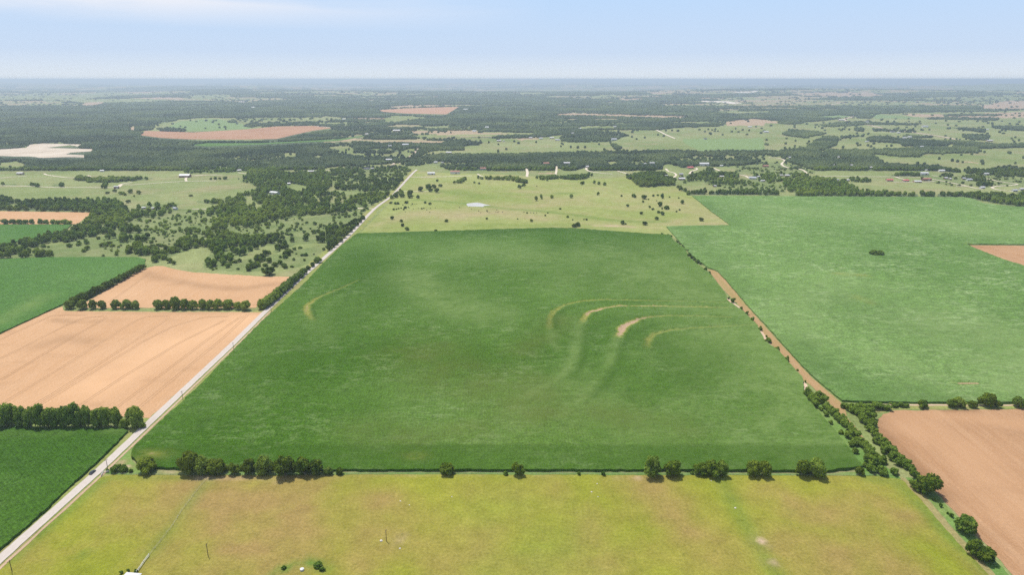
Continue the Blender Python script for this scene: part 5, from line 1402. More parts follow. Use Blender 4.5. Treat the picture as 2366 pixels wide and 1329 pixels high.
# trees of the middle pasture
mp_ = zz(4.732, 1350, 380, [(408, 352), (538, 358), (555, 366), (638, 362), (658, 382), (757, 352), (803, 345), (856, 350), (933, 364), (1034, 374), (702, 388), (643, 418), (830, 445), (716, 475), (751, 500), (475, 464), (625, 548), (815, 534), (856, 556), (852, 490), (905, 494), (1043, 506), (1010, 524), (795, 608), (1282, 622), (420, 660), (452, 658), (664, 664), (792, 402), (25, 612)])
mw = [6, 10, 8, 7, 12, 7, 6, 7, 4, 4, 4, 7, 8, 7, 7, 8, 8, 8, 12, 5, 13, 6, 5, 10, 11, 12, 5, 12, 3, 5]
m7 = zz(4.732, 900, 380, [(27, 604), (128, 632), (140, 680), (190, 724), (620, 630), (1063, 602), (1400, 602), (1551, 628), (1703, 566), (1730, 536), (1868, 494), (1950, 584), (2003, 612), (2020, 690), (2058, 682), (2126, 608), (2155, 612), (1503, 538), (1065, 512), (506, 738), (310, 374), (765, 476), (1610, 244), (520, 186), (926, 206), (980, 218)])
w7 = [10, 9, 9, 11, 9, 6, 4, 8, 5, 4, 6, 7, 4, 12, 13, 4, 6, 5, 4, 8, 10, 3, 3, 7, 6, 6]
allm = sorted([(x, y, w, w * .82) for (x, y), w in list(zip(mp_, mw)) + list(zip(m7, w7))], key=lambda t: -t[1])
for band_i in range(0, len(allm), 14):
    sub = sorted(allm[band_i:band_i + 14])
    nm = ['nearest', 'second nearest', 'third nearest', 'farthest'][min(3, band_i // 14)]
    row('oak', 'tree', 'tree', 'scattered pasture tree', 'among the %s of the middle pasture' % nm, 'lone trees scattered over the middle pasture', sub)
# the dark cedar bushes by the pond road
cb2 = zz(4.732, 900, 380, [(44, 500), (75, 496), (98, 490), (126, 484), (170, 484), (155, 500), (205, 472), (352, 490), (373, 484), (317, 484), (406, 500), (447, 484), (500, 478), (441, 526), (172, 522), (145, 448), (237, 452), (248, 436), (275, 436), (295, 434), (182, 428), (60, 438), (90, 438), (12, 430), (388, 428), (440, 442), (262, 488), (212, 480)])
w8 = [6, 5, 5, 4, 8, 5, 3, 5, 4, 2.4, 2.4, 2.4, 2.4, 2.4, 2.4, 3, 2.4, 4, 2.4, 2.4, 10, 9, 8, 8, 8, 8, 2.4, 2.6]
row('oak', 'shrub', 'shrub', 'dark cedar bush', 'in the loose group left of the pond', 'dark cedar bushes near the pond', sorted([(x, y, w, w * .7) for (x, y), w in zip(cb2, w8)]))
row('oak', 'tree', 'tree', 'roadside farm tree', 'by the far road bend', 'trees around the small farmstead by the road', sorted([(x, y, w, h) for (x, y), w, h in zip(zz(4.732, 900, 380, [(335, 296), (420, 270), (485, 262), (445, 300), (515, 310), (556, 246), (220, 345), (225, 370), (115, 288), (62, 366), (132, 362)]), [13, 15, 13, 12, 12, 10, 18, 12, 6, 12, 13], [13, 13, 11, 11, 12, 8, 16, 10, 5, 12, 12])]))
row('hack', 'tree', 'tree', 'bushy tree', 'in the line below the tan field', 'trees below the tan field', [(-14, 519, 20, 13), (8, 519, 18, 12), (27, 519, 17, 12), (43, 519, 16, 13), (58, 519, 14, 12), (71, 519, 15, 12), (92, 519, 14, 13), (104, 519, 14, 12), (120, 519, 14, 11), (133, 519, 15, 12), (147, 519, 17, 13), (159, 519, 14, 10)])
row('oak', 'tree', 'tree', 'round tree', 'in the upper left pasture', 'trees of the upper left pasture', [(247, 448, 10, 6), (264, 444, 10, 8), (279, 450, 15, 9), (287, 452, 10, 7), (300, 447, 14, 10), (319, 449, 12, 9), (309, 455, 6, 5), (440, 454, 10, 5), (295, 469, 12, 8), (487, 416, 6, 6), (497, 415, 9, 7), (507, 415, 8, 6), (519, 415, 11, 8), (551, 414, 4, 3)])

# ------------------------------------------------------------------ woodland scattered over the traced cover
def scatter():
    out = []
    edges = [300, 1000, 2000, 2700, 3400, 4200, 5200, 6400, 8000, 10000, 13000]
    for a, b in zip(edges[:-1], edges[1:]):
        s = max(7.6, (a + b) / 2 / 290)
        xs = np.arange(-b * .86, b * .86, s); ys = np.arange(a * .97, b * 1.0, s)
        X, Y = np.meshgrid(xs, ys)
        X = X + (np.arange(X.shape[0]) % 2)[:, None] * s / 2
        X = X.ravel() + RNG.uniform(-.45, .45, X.size) * s
        Y = Y.ravel() + RNG.uniform(-.45, .45, Y.size) * s
        m = (Y >= a) & (Y < b)
        X, Y = X[m], Y[m]
        px, py = proj(X, Y)
        m = (px > -170) & (px < 2536) & (py < 655)
        X, Y, px, py = X[m], Y[m], px[m], py[m]
        # a tree counts as inside a traced wood only if its top is inside too
        hpx = np.minimum(13, 6.5 + s * .22) * F / Y
        d = np.minimum(sample(W, px, py), sample(W, px, py - hpx * .42))
        # clumping inside the thin woods
        cl = fbm(X / 45, Y / 45, 61, 3)
        pr = np.where(d > .85, d, np.clip(d * (0.42 + 1.4 * np.clip((cl - .33) / .30, 0, 1)) * .98, 0, .95))
        pr = np.where(d < .2, d * .30 * (1.6 * (cl > .5) + .2), pr)
        pr = np.where((py > 435) & (d > .7), pr * .84, pr)
        keep = RNG.uniform(size=len(X)) < pr
        sc = sample(SCR, px, py)
        lone = (~keep) & (RNG.uniform(size=len(X)) < sc * (0.4 + 1.8 * np.clip((cl - .35) / .35, 0, 1)) * .8)
        k = keep | lone
        X, Y, px, py, lo = X[k], Y[k], px[k], py[k], lone[k]
        r = s * RNG.uniform(.50, .78, len(X)) * np.where((sample(W, px, py) > .85) & (py < 435), 1.0, .80)
        r = np.where(lo, RNG.uniform(1.0, 3.6, len(X)) ** 1.08 * (1 if s < 9 else s / 9), r)
        h = np.where(lo, r * RNG.uniform(1.1, 1.6, len(X)), np.minimum(13, 6.5 + r * .35) * RNG.uniform(.8, 1.2, len(X)))
        h = np.where((py > 425) & (~lo), h * 1.12, h)
        out.append(np.column_stack([X, Y, r, h, px, py, lo]))
    return np.concatenate(out)
PTS = scatter()
# keep clear of the planted trees, crops, roads and the pond
keep = np.ones(len(PTS), bool)
for poly in (MF, RF, BF1, BF2, BF4, POND, [(-90, 603), (0, 601), (106, 597), (317, 596), (337, 601), (334, 613), (240, 657), (150, 703), (114, 720), (0, 773), (-90, 822)], [(-90, 487.5), (0, 488), (213, 491), (180, 517), (167, 518.5), (154, 532), (95, 549), (0, 567), (-90, 585)], FIELD_STRIP, FIELD_FAR, GREEN_STRIP, QUARRY):
    keep &= ~inpoly(PTS[:, 4], PTS[:, 5], poly)
    if poly in (FIELD_STRIP, FIELD_FAR, GREEN_STRIP, QUARRY):
        for hh_ in (3.0, 6.0, 9.0, 12.0):
            keep &= ~inpoly(PTS[:, 4], PTS[:, 5] - hh_ * F / PTS[:, 1], poly)
d, _ = distline(PTS[:, 0], PTS[:, 1], wpoly(ROAD)); keep &= d > 7
for t_ in TRACKS:
    d, _ = distline(PTS[:, 0], PTS[:, 1], wpoly(t_)); keep &= d > PTS[:, 2] * .7 + 2
oc = np.array(OCC)
near = np.where(PTS[:, 1] < 2300)[0]
for x, y, r in oc:
    dd = np.hypot(PTS[near, 0] - x, PTS[near, 1] - y)
    keep[near[dd < r + 1.5]] = False
for b in BLD:
    bx, by = G(b[0], b[1]); bw = b[2] * mpp(b[0], b[1])
    front = 46 if b[1] > 330 else 80
    dx = PTS[:, 0] - bx; dy = PTS[:, 1] - by
    keep &= ~((np.abs(dx - bx / by * dy) < bw * .55 + 3) & (dy > -front) & (dy < 6 + bw * .3))
# the far tracks and the highway stay open towards the viewer
PTS = PTS[keep]
app = PTS[:, 2] / PTS[:, 1]
inview = (PTS[:, 4] > 5) & (PTS[:, 4] < 2361)
ntree = sum(1 for o in ROOTS if o['category'] == 'tree')
order = np.argsort(-app * inview)
sel = order[: 300 - ntree]
# ranks of individually built trees, nearest rank first
SP = PTS[sel]
SP = SP[np.argsort(-SP[:, 5])]
zones = [('of the roadside thicket', (SP[:, 4] > 430) & (SP[:, 4] < 960)),
         ('of the left scrubland', (SP[:, 4] <= 430)),
         ('of the right woods', (SP[:, 4] >= 960))]
RK = ['front', 'second', 'third', 'fourth', 'fifth', 'sixth', 'seventh', 'eighth', 'ninth', 'tenth', 'eleventh', 'twelfth']
for zn, msk in zones:
    Z_ = SP[msk]
    for k in range(0, len(Z_), 16):
        q = Z_[k:k + 16]; q = q[np.argsort(q[:, 4])]
        for i, p in enumerate(q):
            wd = 'broad' if p[2] > 5.2 else 'slim' if p[2] < 4.3 else 'bushy'
            plant('hack' if vnoise(p[0] / 90, p[1] / 90, 3) > .38 else 'oak', p[0], p[1], p[2] * 2, p[3],
                  '%s tree, %s in the %s rank %s' % (wd, posword(i, len(q)), RK[min(k // 16, 11)], zn), 'trees of the thickets behind the fields')
rest = np.ones(len(PTS), bool); rest[sel] = False
PTS = PTS[rest]

# ------------------------------------------------------------------ the rest of the woodland, beyond counting
def gn_group(name, protos=None, seed=0):
    ng = bpy.data.node_groups.new(name, 'GeometryNodeTree')
    ng.interface.new_socket('Geometry', in_out='INPUT', socket_type='NodeSocketGeometry')
    ng.interface.new_socket('Geometry', in_out='OUTPUT', socket_type='NodeSocketGeometry')
    N = ng.nodes.new; K = ng.links.new
    gi = N('NodeGroupInput'); go = N('NodeGroupOutput')
    jn = N('GeometryNodeJoinGeometry')
    srcs = []
    if protos:
        for o in protos:
            oi = N('GeometryNodeObjectInfo'); oi.inputs['Object'].default_value = o
            oi.inputs['As Instance'].default_value = True
            oi.transform_space = 'ORIGINAL'
            srcs.append(oi.outputs['Geometry'])
    else:
        for k in range(5):
            ic = N('GeometryNodeMeshIcoSphere'); ic.inputs['Radius'].default_value = 1.0; ic.inputs['Subdivisions'].default_value = 4
            ps = N('GeometryNodeInputPosition')
            nz = N('ShaderNodeTexNoise'); nz.noise_dimensions = '4D'
            nz.inputs['W'].default_value = seed + k * 7.3; nz.inputs['Scale'].default_value = 1.7
            nz.inputs['Detail'].default_value = 4.0; nz.inputs['Roughness'].default_value = .72
            K(ps.outputs[0], nz.inputs['Vector'])
            mr = N('ShaderNodeMapRange'); mr.inputs[1].default_value = .28; mr.inputs[2].default_value = .72
            mr.inputs[3].default_value = .55; mr.inputs[4].default_value = 1.30; mr.clamp = False
            K(nz.outputs[0], mr.inputs[0])
            vm = N('ShaderNodeVectorMath'); vm.operation = 'SCALE'
            K(ps.outputs[0], vm.inputs[0]); K(mr.outputs[0], vm.inputs['Scale'])
            vm2 = N('ShaderNodeVectorMath'); vm2.operation = 'MULTIPLY_ADD'
            vm2.inputs[1].default_value = (1, 1, .52); vm2.inputs[2].default_value = (0, 0, .42)
            K(vm.outputs[0], vm2.inputs[0])
            sp = N('GeometryNodeSetPosition')
            K(ic.outputs['Mesh'], sp.inputs['Geometry']); K(vm2.outputs[0], sp.inputs['Position'])
            sm = N('GeometryNodeSetShadeSmooth'); sm.inputs['Shade Smooth'].default_value = False
            K(sp.outputs[0], sm.inputs['Geometry'])
            mt = N('GeometryNodeSetMaterial'); mt.inputs['Material'].default_value = MAT['wood_far']
            K(sm.outputs[0], mt.inputs['Geometry'])
            g2 = N('GeometryNodeGeometryToInstance'); K(mt.outputs[0], g2.inputs[0])
            srcs.append(g2.outputs[0])
    for s_ in reversed(srcs): K(s_, jn.inputs[0])
    ip = N('GeometryNodeInstanceOnPoints')
    ip.inputs['Pick Instance'].default_value = True
    def na(nm, ty):
        a = N('GeometryNodeInputNamedAttribute'); a.data_type = ty; a.inputs['Name'].default_value = nm
        return a.outputs['Attribute']
    K(gi.outputs[0], ip.inputs['Points']); K(jn.outputs[0], ip.inputs['Instance'])
    K(na('pick', 'INT'), ip.inputs['Instance Index'])
    K(na('turn', 'FLOAT_VECTOR'), ip.inputs['Rotation'])
    K(na('size', 'FLOAT_VECTOR'), ip.inputs['Scale'])
    K(ip.outputs[0], go.inputs[0])
    return ng

def woodland(name, pts, label, protos=None, npick=5, seed=0):
    n = len(pts)
    if n == 0: return
    me = bpy.data.meshes.new(name)
    me.vertices.add(n)
    z = relief(pts[:, 0], pts[:, 1])
    me.vertices.foreach_set('co', np.column_stack([pts[:, 0], pts[:, 1], z]).astype(np.float32).ravel())
    a = me.attributes.new('pick', 'INT', 'POINT'); a.data.foreach_set('value', RNG.integers(0, npick, n).astype(np.int32))
    a = me.attributes.new('turn', 'FLOAT_VECTOR', 'POINT')
    a.data.foreach_set('vector', np.column_stack([np.zeros(n), np.zeros(n), RNG.uniform(0, 6.28, n)]).astype(np.float32).ravel())
    a = me.attributes.new('size', 'FLOAT_VECTOR', 'POINT')
    a.data.foreach_set('vector', np.column_stack([pts[:, 2], pts[:, 2] * RNG.uniform(.85, 1.1, n), pts[:, 3]]).astype(np.float32).ravel())
    o = link(name, me)
    md = o.modifiers.new('instances', 'NODES'); md.node_group = gn_group(name, protos, seed)
    tag(o, label, 'woodland', kind='stuff')
    return o

def find_crown(kind, k):
    me = PROTO[kind][k]
    for o in ROOTS:
        for c in o.children:
            if c.data == me: return c
CR = [c for c in [find_crown('oak', 0), find_crown('hack', 2), find_crown('shrub', 0), find_crown('hack', 0), find_crown('hack', 1)] if c]
nearm = (PTS[:, 1] < 1750)
woodland('scrub_woodland', PTS[nearm], 'green scrub and thickets behind the fields', CR, len(CR))
woodland('far_woodland', PTS[~nearm & (PTS[:, 1] < 5200)], 'dark mass of oak and cedar woods beyond the pastures', None, 5, 1)
woodland('hazy_woodland', PTS[PTS[:, 1] >= 5200], 'hazy woods towards the horizon', None, 5, 9)
print('points', len(PTS), nearm.sum(), 'individual', len(ROOTS), 'trees', ntree)

# ------------------------------------------------------------------ farm buildings
def box_vf(x0, x1, y0, y1, z0, z1, V, Fq):
    n = len(V)
    V += [(x0, y0, z0), (x1, y0, z0), (x1, y1, z0), (x0, y1, z0), (x0, y0, z1), (x1, y0, z1), (x1, y1, z1), (x0, y1, z1)]
    Fq += [(n, n + 3, n + 2, n + 1), (n + 4, n + 5, n + 6, n + 7), (n, n + 1, n + 5, n + 4), (n + 1, n + 2, n + 6, n + 5), (n + 2, n + 3, n + 7, n + 6), (n + 3, n, n + 4, n + 7)]

def poly_mesh(name, V, Fc, mat):
    me = bpy.data.meshes.new(name); me.from_pydata(V, [], Fc); me.update()
    if mat: me.materials.append(MAT[mat])
    return me

def building(x, y, wpx, roof, wall, cat, label, turn):
    X, Y = G(x, y)
    w = wpx * mpp(x, y) * .88
    dist = Y
    d = {'house': .62, 'barn': .55, 'shed': .7, 'factory': .4}[cat] * min(w, 34)
    d = max(d, 5)
    wh = {'house': 3.2, 'barn': 4.4, 'shed': 2.8, 'factory': 11}[cat] + (1.0 if w > 20 else 0)
    rh = {'house': .22, 'barn': .17, 'shed': .12, 'factory': .04}[cat] * d
    e = bpy.data.objects.new({'house': 'farmhouse', 'barn': 'barn', 'shed': 'farm_shed', 'factory': 'factory_building'}[cat], None)
    COL.objects.link(e)
    zr = float(relief(np.array([X]), np.array([Y]))[0])
    e.location = (X, Y + d / 2, zr); e.rotation_euler = (0, 0, turn)
    tag(e, label, cat, 'farm buildings scattered over the countryside')
    a, b = w / 2, d / 2
    # gabled walls, ridge along the long side
    V = [(-a, -b, 0), (a, -b, 0), (a, b, 0), (-a, b, 0), (-a, -b, wh), (a, -b, wh), (a, b, wh), (-a, b, wh), (-a, 0, wh + rh), (a, 0, wh + rh)]
    Fc = [(0, 1, 5, 4), (2, 3, 7, 6), (1, 2, 6, 9, 5), (3, 0, 4, 8, 7)]
    link('wall', poly_mesh('wall', V, Fc, wall), e)
    o = .5; t = .18
    sl = rh / b
    zo = wh - o * sl + .03
    V = [(-a - o, -b - o, zo), (a + o, -b - o, zo), (a + o, 0, wh + rh + .03), (-a - o, 0, wh + rh + .03), (a + o, b + o, zo), (-a - o, b + o, zo)]
    V += [(p[0], p[1], p[2] + t) for p in V]
    Fc = [(0, 3, 2, 1), (3, 5, 4, 2), (6, 7, 8, 9), (9, 8, 10, 11), (0, 1, 7, 6), (5, 11, 10, 4), (1, 2, 8, 7), (2, 4, 10, 8), (3, 0, 6, 9), (5, 3, 9, 11)]
    link('roof', poly_mesh('roof', V, Fc, roof), e)
    if dist < 3000:
        V = []; Fq = []
        dw = 3.0 if cat in ('barn', 'shed') else 1.1
        dx = a * .15
        box_vf(dx, dx + dw, -b - .06, -b + .02, .02, min(wh - .3, 3.0 if dw > 2 else 2.1), V, Fq)
        link('door', poly_mesh('door', V, Fq, 'wall_brown' if wall != 'wall_brown' else 'wall_white'), e)
        if cat == 'house':
            for k in (-.62, -.25, .55):
                V = []; Fq = []
                box_vf(a * k - .7, a * k + .7, -b - .05, -b + .02, 1.0, 2.3, V, Fq)
                link('window', poly_mesh('window', V, Fq, 'glass_dark'), e)
            V = []; Fq = []
            box_vf(a * .4, a * .4 + .9, b * .2, b * .2 + .9, wh + .2, wh + rh + 1.2, V, Fq)
            ch = link('chimney', poly_mesh('chimney', V, Fq, 'wall_tan'), e)
    return e
for b in BLD: building(*b)

# the shed whose white roof just enters the picture at the bottom
def near_shed():
    X, Y = G(298, 1353)
    e = bpy.data.objects.new('farm_shed', None); COL.objects.link(e)
    e.location = (X, Y, 0); e.rotation_euler = (0, 0, -.12)
    tag(e, 'white metal roof of a shed cut off by the bottom edge of the view', 'shed')
    V = []; Fq = []; box_vf(-3.3, 3.3, -4, 4, 0, 3.0, V, Fq)
    link('wall', poly_mesh('wall', V, Fq, 'wall_tan'), e)
    V = [(-3.8, -4.5, 3.0), (3.8, -4.5, 3.0), (3.8, 4.5, 3.0), (-3.8, 4.5, 3.0), (-1.3, 0, 4.2), (1.3, 0, 4.2), (-3.8, -4.5, 2.85), (3.8, -4.5, 2.85), (3.8, 4.5, 2.85), (-3.8, 4.5, 2.85)]
    link('roof', poly_mesh('roof', V, [(0, 1, 5, 4), (1, 2, 5), (2, 3, 4, 5), (3, 0, 4), (0, 6, 7, 1), (1, 7, 8, 2), (2, 8, 9, 3), (3, 9, 6, 0), (6, 9, 8, 7)], 'roof_white'), e)
    V = []; Fq = []; box_vf(-1, 1, 4.0, 4.06, .02, 2.3, V, Fq)
    link('door', poly_mesh('door', V, Fq, 'wall_brown'), e)
near_shed()
for x, y, w, h, lab in ((734, 1310, 22, 8, 'dark weedy bush above and right of the round white tank'), (745, 1319, 16, 7, 'low weedy bush right of the round white tank'), (656, 1316, 12, 7, 'little weedy bush left of the round white tank'), (281, 1327, 8, 7, 'dark bush at the left corner of the white roofed shed'), (297, 1322, 7, 6, 'dark bush behind the ridge of the white roofed shed'), (315, 1324, 9, 8, 'dark bush where the fence meets the white roofed shed')):
    X, Y = G(x, y)
    plant('shrub', X, Y, w * mpp(x, y), hm(x, y, h), lab, 'bushes around the near shed', 'shrub', 'shrub')

# ------------------------------------------------------------------ utility poles
def tube(V, Fq, p, q, r0, r1, k=8):
    p = np.array(p, float); q = np.array(q, float); ax = (q - p) / np.linalg.norm(q - p)
    u = np.cross(ax, (.12, .95, .3)); u /= np.linalg.norm(u); w = np.cross(ax, u)
    n = len(V)
    for c, r_ in ((p, r0), (q, r1)):
        for i in range(k):
            t = 2 * math.pi * i / k; V.append(tuple(c + u * math.cos(t) * r_ + w * math.sin(t) * r_))
    for i in range(k): Fq.append((n + i, n + (i + 1) % k, n + k + (i + 1) % k, n + k + i))
    Fq.append(tuple(n + k + i for i in range(k))); Fq.append(tuple(n + k - 1 - i for i in range(k)))
PV = []; PF = []; tube(PV, PF, (0, 0, -.3), (0, 0, 1), .19, .13)
POST = poly_mesh('post', PV, PF, 'pole')
CV = []; CF = []; box_vf(-1.1, 1.1, -.16, -.05, -.06, .06, CV, CF)
ARM = poly_mesh('crossarm', CV, CF, 'pole')
IV = []; IF = []; tube(IV, IF, (0, 0, 0), (0, 0, .22), .07, .04, 6)
INS = poly_mesh('insulator', IV, IF, 'steel')
POLES = [(250, 1089, 27, 1.1, 'wooden utility pole by the gravel road near the parked car'), (423, 926, 22, 1.1, 'wooden utility pole between gravel road and corn, left of the straw field corner'),
         (540, 809, 17, 1.1, 'wooden utility pole half way along the lower straw field'), (627, 722, 14, 1.1, 'wooden utility pole opposite the start of the roadside hedge'),
         (745, 613, 12, 1.1, 'wooden utility pole past the end of the roadside hedge'), (792, 567, 10, 1.1, 'farthest visible wooden utility pole on the gravel road'),
         (28, 1322, 27, 1.1, 'wooden utility pole in the bottom left corner of the near pasture'), (481, 1286, 28, 1.5, 'bare wooden pole in the left part of the near pasture'),
         (893, 1252, 25, 1.5, 'bare wooden pole standing right of the small white rock')]
for x, y, h, rz, lab in POLES:
    X, Y = G(x, y); hh = hm(x, y, h)
    e = bpy.data.objects.new('utility_pole', None); COL.objects.link(e)
    e.location = (X, Y, 0); e.rotation_euler = (0, 0, rz)
    tag(e, lab, 'utility pole', 'wooden poles of the power line')
    p = link('post', POST, e); p.scale = (1, 1, hh)
    a = link('crossarm', ARM, e); a.location = (0, 0, hh - .5)
    for k in (-.95, 0, .95):
        i_ = link('insulator', INS, a); i_.location = (k, -.1, .06)

# ------------------------------------------------------------------ the parked car
def car():
    X, Y = G(212, 1096)
    a = G(197, 1117); b = G(243, 1075)
    ang = math.atan2(b[1] - a[1], b[0] - a[0])
    e = bpy.data.objects.new('parked_car', None); COL.objects.link(e)
    e.location = (X, Y + .8, .10); e.rotation_euler = (0, 0, ang)
    tag(e, 'dark blue black car parked on the grass verge of the gravel road', 'car')
    def loft(name, secs, mat, par):
        V = []; Fc = []
        m = len(secs[0])
        for s_ in secs: V += s_
        for i in range(len(secs) - 1):
            for j in range(m):
                k = (j + 1) % m
                Fc.append((i * m + j, i * m + k, (i + 1) * m + k, (i + 1) * m + j))
        Fc.append(tuple(range(m - 1, -1, -1))); Fc.append(tuple((len(secs) - 1) * m + j for j in range(m)))
        return link(name, poly_mesh(name, V, Fc, mat), par)
    def sec(x, hw, z0, z1, top=.82):
        return [(x, -hw * .92, z0), (x, -hw, (z0 + z1) * .45), (x, -hw, z1 - .12), (x, -hw * top, z1), (x, hw * top, z1), (x, hw, z1 - .12), (x, hw, (z0 + z1) * .45), (x, hw * .92, z0)]
    body = loft('body', [sec(-2.40, .74, .45, .80), sec(-2.30, .88, .28, .95), (sec(-1.5, .93, .24, 1.02)), sec(0, .94, .22, 1.0), sec(1.0, .94, .22, .98), sec(1.9, .90, .24, .88), sec(2.3, .84, .28, .74), sec(2.42, .70, .40, .62)], 'car_paint', e)
    loft('windows', [sec(-1.95, .74, .97, 1.02), sec(-1.45, .78, .97, 1.40, .8), sec(-.2, .80, .97, 1.50, .8), sec(.45, .78, .97, 1.42, .8), sec(1.15, .74, .95, .99)], 'glass_dark', e)
    loft('roof', [sec(-1.30, .60, 1.40, 1.455), sec(-.2, .64, 1.50, 1.56), sec(.38, .60, 1.43, 1.485)], 'car_paint', e)
    for sx in (-1.45, 1.45):
        for sy in (-.86, .86):
            V = []; Fq = []; tube(V, Fq, (sx, sy - .11, .33), (sx, sy + .11, .33), .33, .33, 16)
            w = link('wheel', poly_mesh('wheel', V, Fq, 'tyre'), e)
            s_ = 1 if sy > 0 else -1
            V = []; Fq = []; tube(V, Fq, (sx, sy + s_ * .05, .33), (sx, sy + s_ * .125, .33), .20, .20, 12)
            link('rim', poly_mesh('rim', V, Fq, 'rim'), w)
    for sy in (-.6, .6):
        V = []; Fq = []; box_vf(2.28, 2.40, sy - .16, sy + .16, .60, .72, V, Fq)
        link('headlight', poly_mesh('headlight', V, Fq, 'lamp'), e)
    for sy in (-.66, .66):
        V = []; Fq = []; box_vf(-2.40, -2.30, sy - .12, sy + .12, .70, .86, V, Fq)
        link('tail_light', poly_mesh('tail_light', V, Fq, 'roof_red'), e)
car()

# ------------------------------------------------------------------ fences
def fence(pts_px, name, label, mat, step, hgt, pr, rr, rails=3, group=None):
    w = wpoly(pts_px)
    e = bpy.data.objects.new(name, None); COL.objects.link(e)
    e.location = (w[0][0], w[0][1], 0)
    tag(e, label, 'fence', group)
    ox, oy = w[0]
    V = []; Fq = []
    tube(V, Fq, (0, 0, -.3), (0, 0, hgt), pr, pr, 6)
    pm = poly_mesh('post', V, Fq, mat)
    V = []; Fq = []
    for i in range(len(w) - 1):
        a, b = np.array(w[i]), np.array(w[i + 1]); l = np.linalg.norm(b - a); k = max(1, int(l / step))
        for r_ in range(rails):
            z = hgt * (.95 - r_ * .32)
            tube(V, Fq, (a[0] - ox, a[1] - oy, z), (b[0] - ox, b[1] - oy, z), rr, rr, 5)
        for j in range(k + (i == len(w) - 2)):
            p = a + (b - a) * j / k
            o = link('post', pm, e); o.location = (p[0] - ox, p[1] - oy, 0)
    link('rail', poly_mesh('rail', V, Fq, mat), e)
    return e
fence([(479, 1107), (455, 1136), (420, 1182), (400, 1215), (372, 1252), (345, 1286)], 'wire_fence', 'thin pale fence line crossing the left part of the near pasture', 'fence_wire', 4.5, 1.3, .06, .02, 3)
fence([(345, 1286), (333, 1302), (322, 1318), (316, 1326)], 'pipe_fence', 'white pipe fence joining the wire fence to the near shed', 'white_pipe', 3.0, 1.5, .12, .09, 3)
fence([(234, 1102), (239, 1094), (252, 1092.5)], 'pipe_fence', 'short white pipe fence at the field corner beside the road', 'white_pipe', 3.0, 1.4, .12, .10, 3)
fence([(262, 1097.5), (420, 1098.5), (560, 1097.5), (780, 1096.5)], 'wire_fence', 'wire fence under the left clump of trees on the field edge', 'fence_wire', 6, 1.2, .07, .02, 3)
fence([(800, 1096.5), (1000, 1095.8), (1300, 1096.5), (1500, 1097.3)], 'wire_fence', 'long wire fence along the middle of the near field edge', 'fence_wire', 7, 1.2, .07, .02, 3)
fence([(1510, 1097.3), (1800, 1099), (2060, 1100)], 'wire_fence', 'wire fence under the right hand trees of the field edge', 'fence_wire', 6.5, 1.2, .07, .02, 3)

# ------------------------------------------------------------------ water tank, rocks
X, Y = G(698, 1319)
e = bpy.data.objects.new('water_tank', None); COL.objects.link(e); e.location = (X, Y, 0)
tag(e, 'small round white water tank at the bottom of the near pasture', 'water tank')
V = []; Fq = []; tube(V, Fq, (0, 0, 0), (0, 0, .9), .95, .95, 20)
link('wall', poly_mesh('wall', V, Fq, 'roof_white'), e)
V = []; Fq = []; tube(V, Fq, (0, 0, .903), (0, 0, 1.15), .92, .25, 20)
link('lid', poly_mesh('lid', V, Fq, 'roof_white'), e)
ROCKS = [(881, 1251, 1.1, 'small white rock left of the bare pole in the near pasture'), (925, 1159, .6, 'pale rock in the brownish patch left of the pasture middle'), (946, 1168, .45, 'little rock just right of the brownish patch rock'),
         (924, 1269, .7, 'pale rock below the bare pole, on thin grass'), (1044, 1149, .5, 'little pale rock under the lone low tree'), (1380, 1119, .6, 'uppermost of three pale rocks right of the pasture middle'),
         (1367, 1138, .7, 'middle and largest of three pale rocks right of the pasture middle'), (1382, 1149, .5, 'lowest of three pale rocks right of the pasture middle'), (1643, 1112, .5, 'pale rock in the shade edge of the wide right tree'), (1699, 1175, .8, 'pale rock on the green line of grass to the right')]
for i, (x, y, r_, lab) in enumerate(ROCKS):
    g = np.random.default_rng(90 + i)
    r_ *= .62
    V = ICO_V * np.array([r_ * 1.2, r_, r_ * .6]) * (1 + g.uniform(-.25, .25, (len(ICO_V), 1)))
    o = link('rock', mesh_np('rock', V, ICO_F, MAT['rock']))
    X, Y = G(x, y); o.location = (X, Y, r_ * .25); o.rotation_euler = (0, 0, g.uniform(0, 6))
    tag(o, lab, 'rock', 'pale rocks lying in the near pasture')

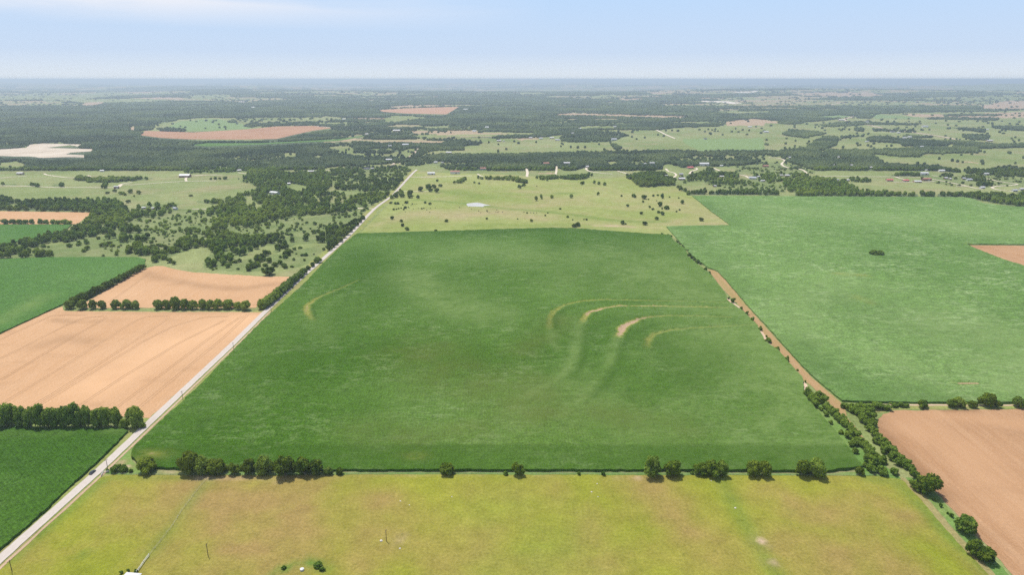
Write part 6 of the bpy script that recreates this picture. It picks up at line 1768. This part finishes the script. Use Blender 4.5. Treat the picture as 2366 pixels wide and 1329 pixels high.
# ------------------------------------------------------------------ cattle in the middle pasture
def cow_mesh(name, mat):
    """one continuous skin: chest, belly, neck, head, four jointed legs, tail"""
    J = [(-.95, 0, 1.15, .20), (-.55, 0, 1.12, .36), (0, 0, 1.05, .42), (.55, 0, 1.10, .38), (.95, 0, 1.28, .24), (1.25, 0, 1.40, .17), (1.55, 0, 1.28, .13), (1.80, 0, 1.08, .09),
         (-1.08, 0, .95, .05), (-1.12, 0, .45, .04)]
    E = [(0, 1), (1, 2), (2, 3), (3, 4), (4, 5), (5, 6), (6, 7), (0, 8), (8, 9)]
    for sx in (-1, 1):
        for sy in (-1, 1):
            n = len(J)
            if sx > 0: J += [(.60, sy * .22, .80, .15), (.62, sy * .23, .45, .075), (.60, sy * .23, .06, .07)]; r = 3
            else: J += [(-.58, sy * .24, .82, .18), (-.78, sy * .24, .48, .08), (-.68, sy * .24, .06, .07)]; r = 1
            E += [(r, n), (n, n + 1), (n + 1, n + 2)]
    for sy in (-1, 1):
        n = len(J); J.append((1.36, sy * .24, 1.48, .05)); E.append((5, n))
    me = bpy.data.meshes.new(name); me.from_pydata([j[:3] for j in J], E, []); me.update()
    me.materials.append(MAT[mat])
    o = bpy.data.objects.new(name, me); COL.objects.link(o)
    md = o.modifiers.new('skin', 'SKIN')
    for i, j in enumerate(J):
        if me.skin_vertices: me.skin_vertices[0].data[i].radius = (j[3], j[3])
    if me.skin_vertices: me.skin_vertices[0].data[2].use_root = True
    s_ = o.modifiers.new('sub', 'SUBSURF'); s_.levels = 1; s_.render_levels = 1
    return o
cw = [cow_mesh('cow', 'cow_black'), cow_mesh('cow', 'cow_red')]
cows = zz(4.732, 900, 380, [(895, 492), (975, 515), (998, 532), (1072, 522), (1088, 528), (1160, 526), (1172, 502), (1178, 528), (1193, 523), (1235, 526), (1470, 527), (1545, 533), (1575, 535), (1608, 535)])
cown = [(x, y, 'cow, %s in the herd grazing below the pond' % posword(i, len(cows))) for i, (x, y) in enumerate(cows)]
for i, (x, y, lab) in enumerate(cown):
    red = i in (2, 5, 7, 8)
    base = cw[1 if red else 0]
    o = base if ((i == 0) or (i == 2)) else base.copy()
    if o is not base: COL.objects.link(o)
    X, Y = G(x, y); o.location = (X, Y, .08); o.rotation_euler = (0, 0, random.uniform(0, 6.28))
    tag(o, ('red brown ' if red else 'black ') + lab, 'cow', 'cattle grazing in the middle pasture')

# ------------------------------------------------------------------ the hazy summer air
def haze():
    m = M('summer_haze')
    v = m.n('ShaderNodeVolumePrincipled')
    v.inputs['Color'].default_value = HAZE_COL
    v.inputs['Density'].default_value = HAZE_DENS
    v.inputs['Anisotropy'].default_value = 0.25
    m.l(v.outputs[0], m.out.inputs['Volume'])
    V = []; Fq = []
    box_vf(-62000, 62000, -62000, 62000, -40, 236, V, Fq)
    me = bpy.data.meshes.new('haze'); me.from_pydata(V, [], Fq); me.update(); me.materials.append(m.m)
    o = link('haze', me); tag(o, 'pale blue summer haze over the whole countryside', 'haze', kind='stuff')
HAZE_COL = (0.74, 0.88, 1.0, 1)
HAZE_DENS = 9.2e-5
haze()
bpy.context.view_layer.update()
